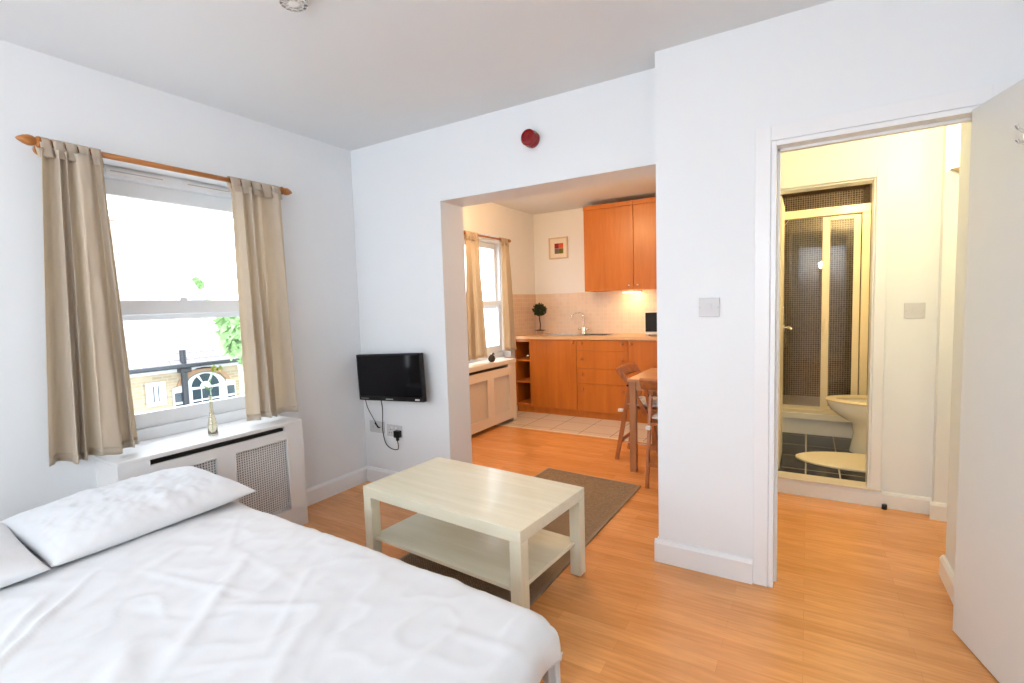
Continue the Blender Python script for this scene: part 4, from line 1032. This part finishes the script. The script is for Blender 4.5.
bm = B(); tube(bm, [(0.25, -1.5, 0.03), (0.25, -1.5, 1.75)], 0.012, 12); obj('pole', bm, WPL, t)
bm = B(); lathe(bm, [(0.02, 1.75), (0.08, 1.78), (0.16, 1.86), (0.155, 1.86), (0.07, 1.79), (0.0005, 1.77)], (0.25, -1.5, 0), 28); obj('bowl_shade', bm, WPL, t)
spot_point('fill_lamp_light', (0.25, -1.5, 1.93), (0.92, 0.97, 1.0), 58, 0.08)
spot_point('uplighter_light', (ux_-0.02, yw-0.09, uz_+0.07), (1.0, 0.80, 0.42), 5, 0.04)
spot_point('cupboard_light', (-1.755, 5.60, WZ-0.06), (1.0, 0.66, 0.30), 2.2, 0.03)

# ================================================================== OUTSIDE
bm = B(); box(bm, -40, -3.6, -25, 35, -3.3, -3.2); struct('floor', bm, PATH)
FXB = -14.0
t = thing('brick_building', 'yellow brick house with a slate roof and an arched window across the street', 'building', (-16, 6, -3.2))
bm = B(); box(bm, FXB-5, FXB, -2.0, 7.95, -3.2, -0.05); obj('brick_wall', bm, BRK, t)
bm = B(); 
v = [bm.verts.new(p) for p in ((FXB+0.25, -2.2, 0.0), (FXB+0.25, 8.15, 0.0), (FXB-3.6, 8.15, 3.3), (FXB-3.6, -2.2, 3.3), (FXB-7.0, 8.15, 0.0), (FXB-7.0, -2.2, 0.0))]
bm.faces.new((v[0], v[1], v[2], v[3])); bm.faces.new((v[3], v[2], v[4], v[5])); bm.faces.new((v[1], v[4], v[2])); bm.faces.new((v[0], v[3], v[5])); bm.faces.new((v[0], v[5], v[4], v[1]))
obj('roof', bm, SLT, t)
bm = B(); box(bm, FXB+0.20, FXB+0.36, -2.2, 8.15, -0.03, 0.07, 0.03); obj('gutter', bm, GUT, t)
bm = B(); tube(bm, [(FXB+0.12, 6.46, 0.42), (FXB+0.12, 6.46, -0.05), (FXB+0.10, 6.46, -3.2)], 0.075, 10); box(bm, FXB+0.02, FXB+0.26, 6.33, 6.59, -0.16, -0.04, 0.02); obj('downpipe', bm, GUT, t)
bm = B(); box(bm, FXB+0.01, FXB+0.05, -2.2, 8.0, -0.14, -0.06, 0.01); obj('fascia', bm, EXW, t)
def ext_window(y0, y1, z0, z1, bars):
    bm = B(); f = 0.09; X = FXB+0.02
    box(bm, X, X+0.07, y0, y0+f, z0, z1); box(bm, X, X+0.07, y1-f, y1, z0, z1); box(bm, X, X+0.07, y0+f, y1-f, z0, z0+f); box(bm, X, X+0.07, y0+f, y1-f, z1-f, z1)
    for k in range(1, bars): c = y0+(y1-y0)*k/bars; box(bm, X, X+0.06, c-0.035, c+0.035, z0+f, z1-f)
    w = obj('window', bm, EXW, t); bm = B(); box(bm, X+0.004, X+0.012, y0+f, y1-f, z0+f, z1-f); obj('pane', bm, PAN, w)
ext_window(5.60, 6.02, -0.92, -0.33, 4)
# arched window: centre light and two side lights in a white surround
bm = B(); X = FXB+0.02; yc, r_ = 6.99, 0.46; zs = -0.82
pts = [(yc-0.80, -1.55), (yc+0.80, -1.55), (yc+0.80, -0.56), (yc+0.56, -0.50)]
pts += [(yc+0.56*math.cos(a*PI/14), zs+0.12+0.47*math.sin(a*PI/14)) for a in range(1, 14)] + [(yc-0.56, -0.50), (yc-0.80, -0.56)]
prism(bm, pts, X, X+0.05, 'x'); wv = obj('arched_window', bm, EXW, t)
bm = B()
def pane(y0, y1, z0, z1): box(bm, X+0.05, X+0.062, y0, y1, z0, z1)
for i, (a, b_) in enumerate(((-0.34, -0.13), (-0.10, 0.10), (0.13, 0.34))):
    for (z0_, z1_) in ((-1.50, -1.30), (-1.25, -0.98), (-0.93, -0.66)): pane(yc+a, yc+b_, z0_, z1_)
for s in (-1, 1):
    for (z0_, z1_) in ((-1.46, -1.28), (-1.22, -0.98), (-0.92, -0.68)): pane(yc+s*0.67-0.10, yc+s*0.67+0.10, z0_, z1_)
for k in range(3):
    a0, a1 = PI*(k/3)+0.10, PI*((k+1)/3)-0.10; ps = []
    for q in range(5): a = a0+(a1-a0)*q/4; ps.append((yc+0.36*math.cos(a), -0.62+0.36*math.sin(a)))
    for q in range(5): a = a1+(a0-a1)*q/4; ps.append((yc+0.15*math.cos(a), -0.62+0.15*math.sin(a)))
    prism(bm, ps, X+0.05, X+0.062, 'x')
obj('panes', bm, PAN, wv)
bm = B(); ps = [(yc+0.62*math.cos(a*PI/14), zs+0.14+0.50*math.sin(a*PI/14)) for a in range(0, 15)] + [(yc+0.72*math.cos(a*PI/14), zs+0.14+0.60*math.sin(a*PI/14)) for a in range(14, -1, -1)]
prism(bm, ps, X, X+0.03, 'x'); obj('brick_arch', bm, plain('arch_brick', (0.36, 0.22, 0.13), 0.9, var=0.2), t)
bm = B(); box(bm, FXB-3.95, FXB-3.2, 5.6, 6.5, 2.6, 4.1, 0.02); box(bm, FXB-4.0, FXB-3.15, 5.55, 6.55, 4.1, 4.2, 0.02); obj('chimney', bm, plain('chimney_brick', (0.50, 0.36, 0.30), 0.9, var=0.2), t)
# trees beside and behind the brick building
def tree(label, x, y, r, h, seed, n=2600, s0=0.22):
    t = thing('garden_tree', label, 'tree', (x, y, -3.2), 0, 'trees beside the brick building')
    rnd = random.Random(seed)
    bm = B(); tube(bm, spline([(x, y, -3.2), (x+0.1, y-0.05, -3.2+h*0.4), (x, y+0.1, -3.2+h*0.8)]), [0.18-0.006*k for k in range(17)], 8); obj('trunk', bm, BARK, t, True)
    bm = B()
    cl = [(Vector((rnd.gauss(0, r*0.45), rnd.gauss(0, r*0.45), -3.2+h*(0.45+0.5*rnd.random()))), r*rnd.uniform(0.35, 0.6)) for _ in range(14)]
    for k in range(n):
        c0, cr_ = rnd.choice(cl); d = Vector((rnd.gauss(0,1), rnd.gauss(0,1), rnd.gauss(0,1))).normalized()
        c = Vector((x, y, 0))+c0+d*cr_*(rnd.random()**0.4); s_ = s0*rnd.uniform(0.6, 1.2)
        a_ = Vector((rnd.gauss(0,1), rnd.gauss(0,1), rnd.gauss(0,1))).normalized(); b2 = a_.orthogonal().normalized()
        bm.faces.new([bm.verts.new(c+q) for q in (a_*s_, b2*s_*0.45, -a_*s_, -b2*s_*0.45)])
    obj('crown', bm, LEAF, t)
tree('tall green tree growing at the right end of the brick house', -12.2, 7.55, 0.62, 5.3, 3)
tree('low green bush-like tree at the corner of the brick house', -10.6, 8.6, 0.5, 2.6, 5, 1500, 0.12)
tree('green tree rising behind the slate roof', -22.5, 10.9, 0.75, 6.1, 8, 1500)

# ------------------------------------------------------------------ sky and portals
w = bpy.data.worlds.new('sky'); S.world = w; w.use_nodes = True
bg = w.node_tree.nodes['Background']; bg.inputs[0].default_value = (0.88, 0.95, 1.02, 1); bg.inputs[1].default_value = 5.6
def portal(name, loc, rot, sx_, sy_):
    l = bpy.data.lights.new(name, 'AREA'); l.shape = 'RECTANGLE'; l.size = sx_; l.size_y = sy_; l.cycles.is_portal = True
    o = bpy.data.objects.new(name, l); COL.objects.link(o); o.location = loc; o.rotation_euler = rot
portal('bedroom_window_portal', (-3.25, (WY0+WY1)/2, (WZ0+WZ1)/2), (0, -PI/2, 0), WZ1-WZ0, WY1-WY0)
portal('kitchen_window_portal', (-3.42, (KW0+KW1)/2, (KWZ0+KWZ1)/2), (0, -PI/2, 0), KWZ1-KWZ0, KW1-KW0)
portal('fill_window_portal', ((RX0+RX1)/2, -2.06, (RZ0+RZ1)/2), (PI/2, 0, PI), RX1-RX0, RZ1-RZ0)

# ------------------------------------------------------------------ camera
f, p, r, y = 491.43, -0.0735054, 0.0301371, -0.5429246
fw_ = Vector((math.sin(y)*math.cos(p), math.cos(y)*math.cos(p), math.sin(p)))
rt = Vector((math.cos(y), -math.sin(y), 0)); dn = fw_.cross(rt)
c_, s_ = math.cos(r), math.sin(r)
right = rt*c_ + dn*s_; down = -rt*s_ + dn*c_
cam = bpy.data.cameras.new('camera'); cam.sensor_fit = 'HORIZONTAL'; cam.sensor_width = 36; cam.lens = f/1024*36; cam.clip_start = 0.02; cam.clip_end = 200
co = bpy.data.objects.new('camera', cam); COL.objects.link(co)
M3 = Matrix((right, -down, -fw_)).transposed()
co.matrix_world = Matrix.Translation((0, 0, 1.32)) @ M3.to_4x4()
S.camera = co
S.view_settings.view_transform = 'Standard'; S.view_settings.look = 'None'
S.view_settings.exposure = 0.17; S.view_settings.gamma = 1.0; S.view_settings.use_curve_mapping = False
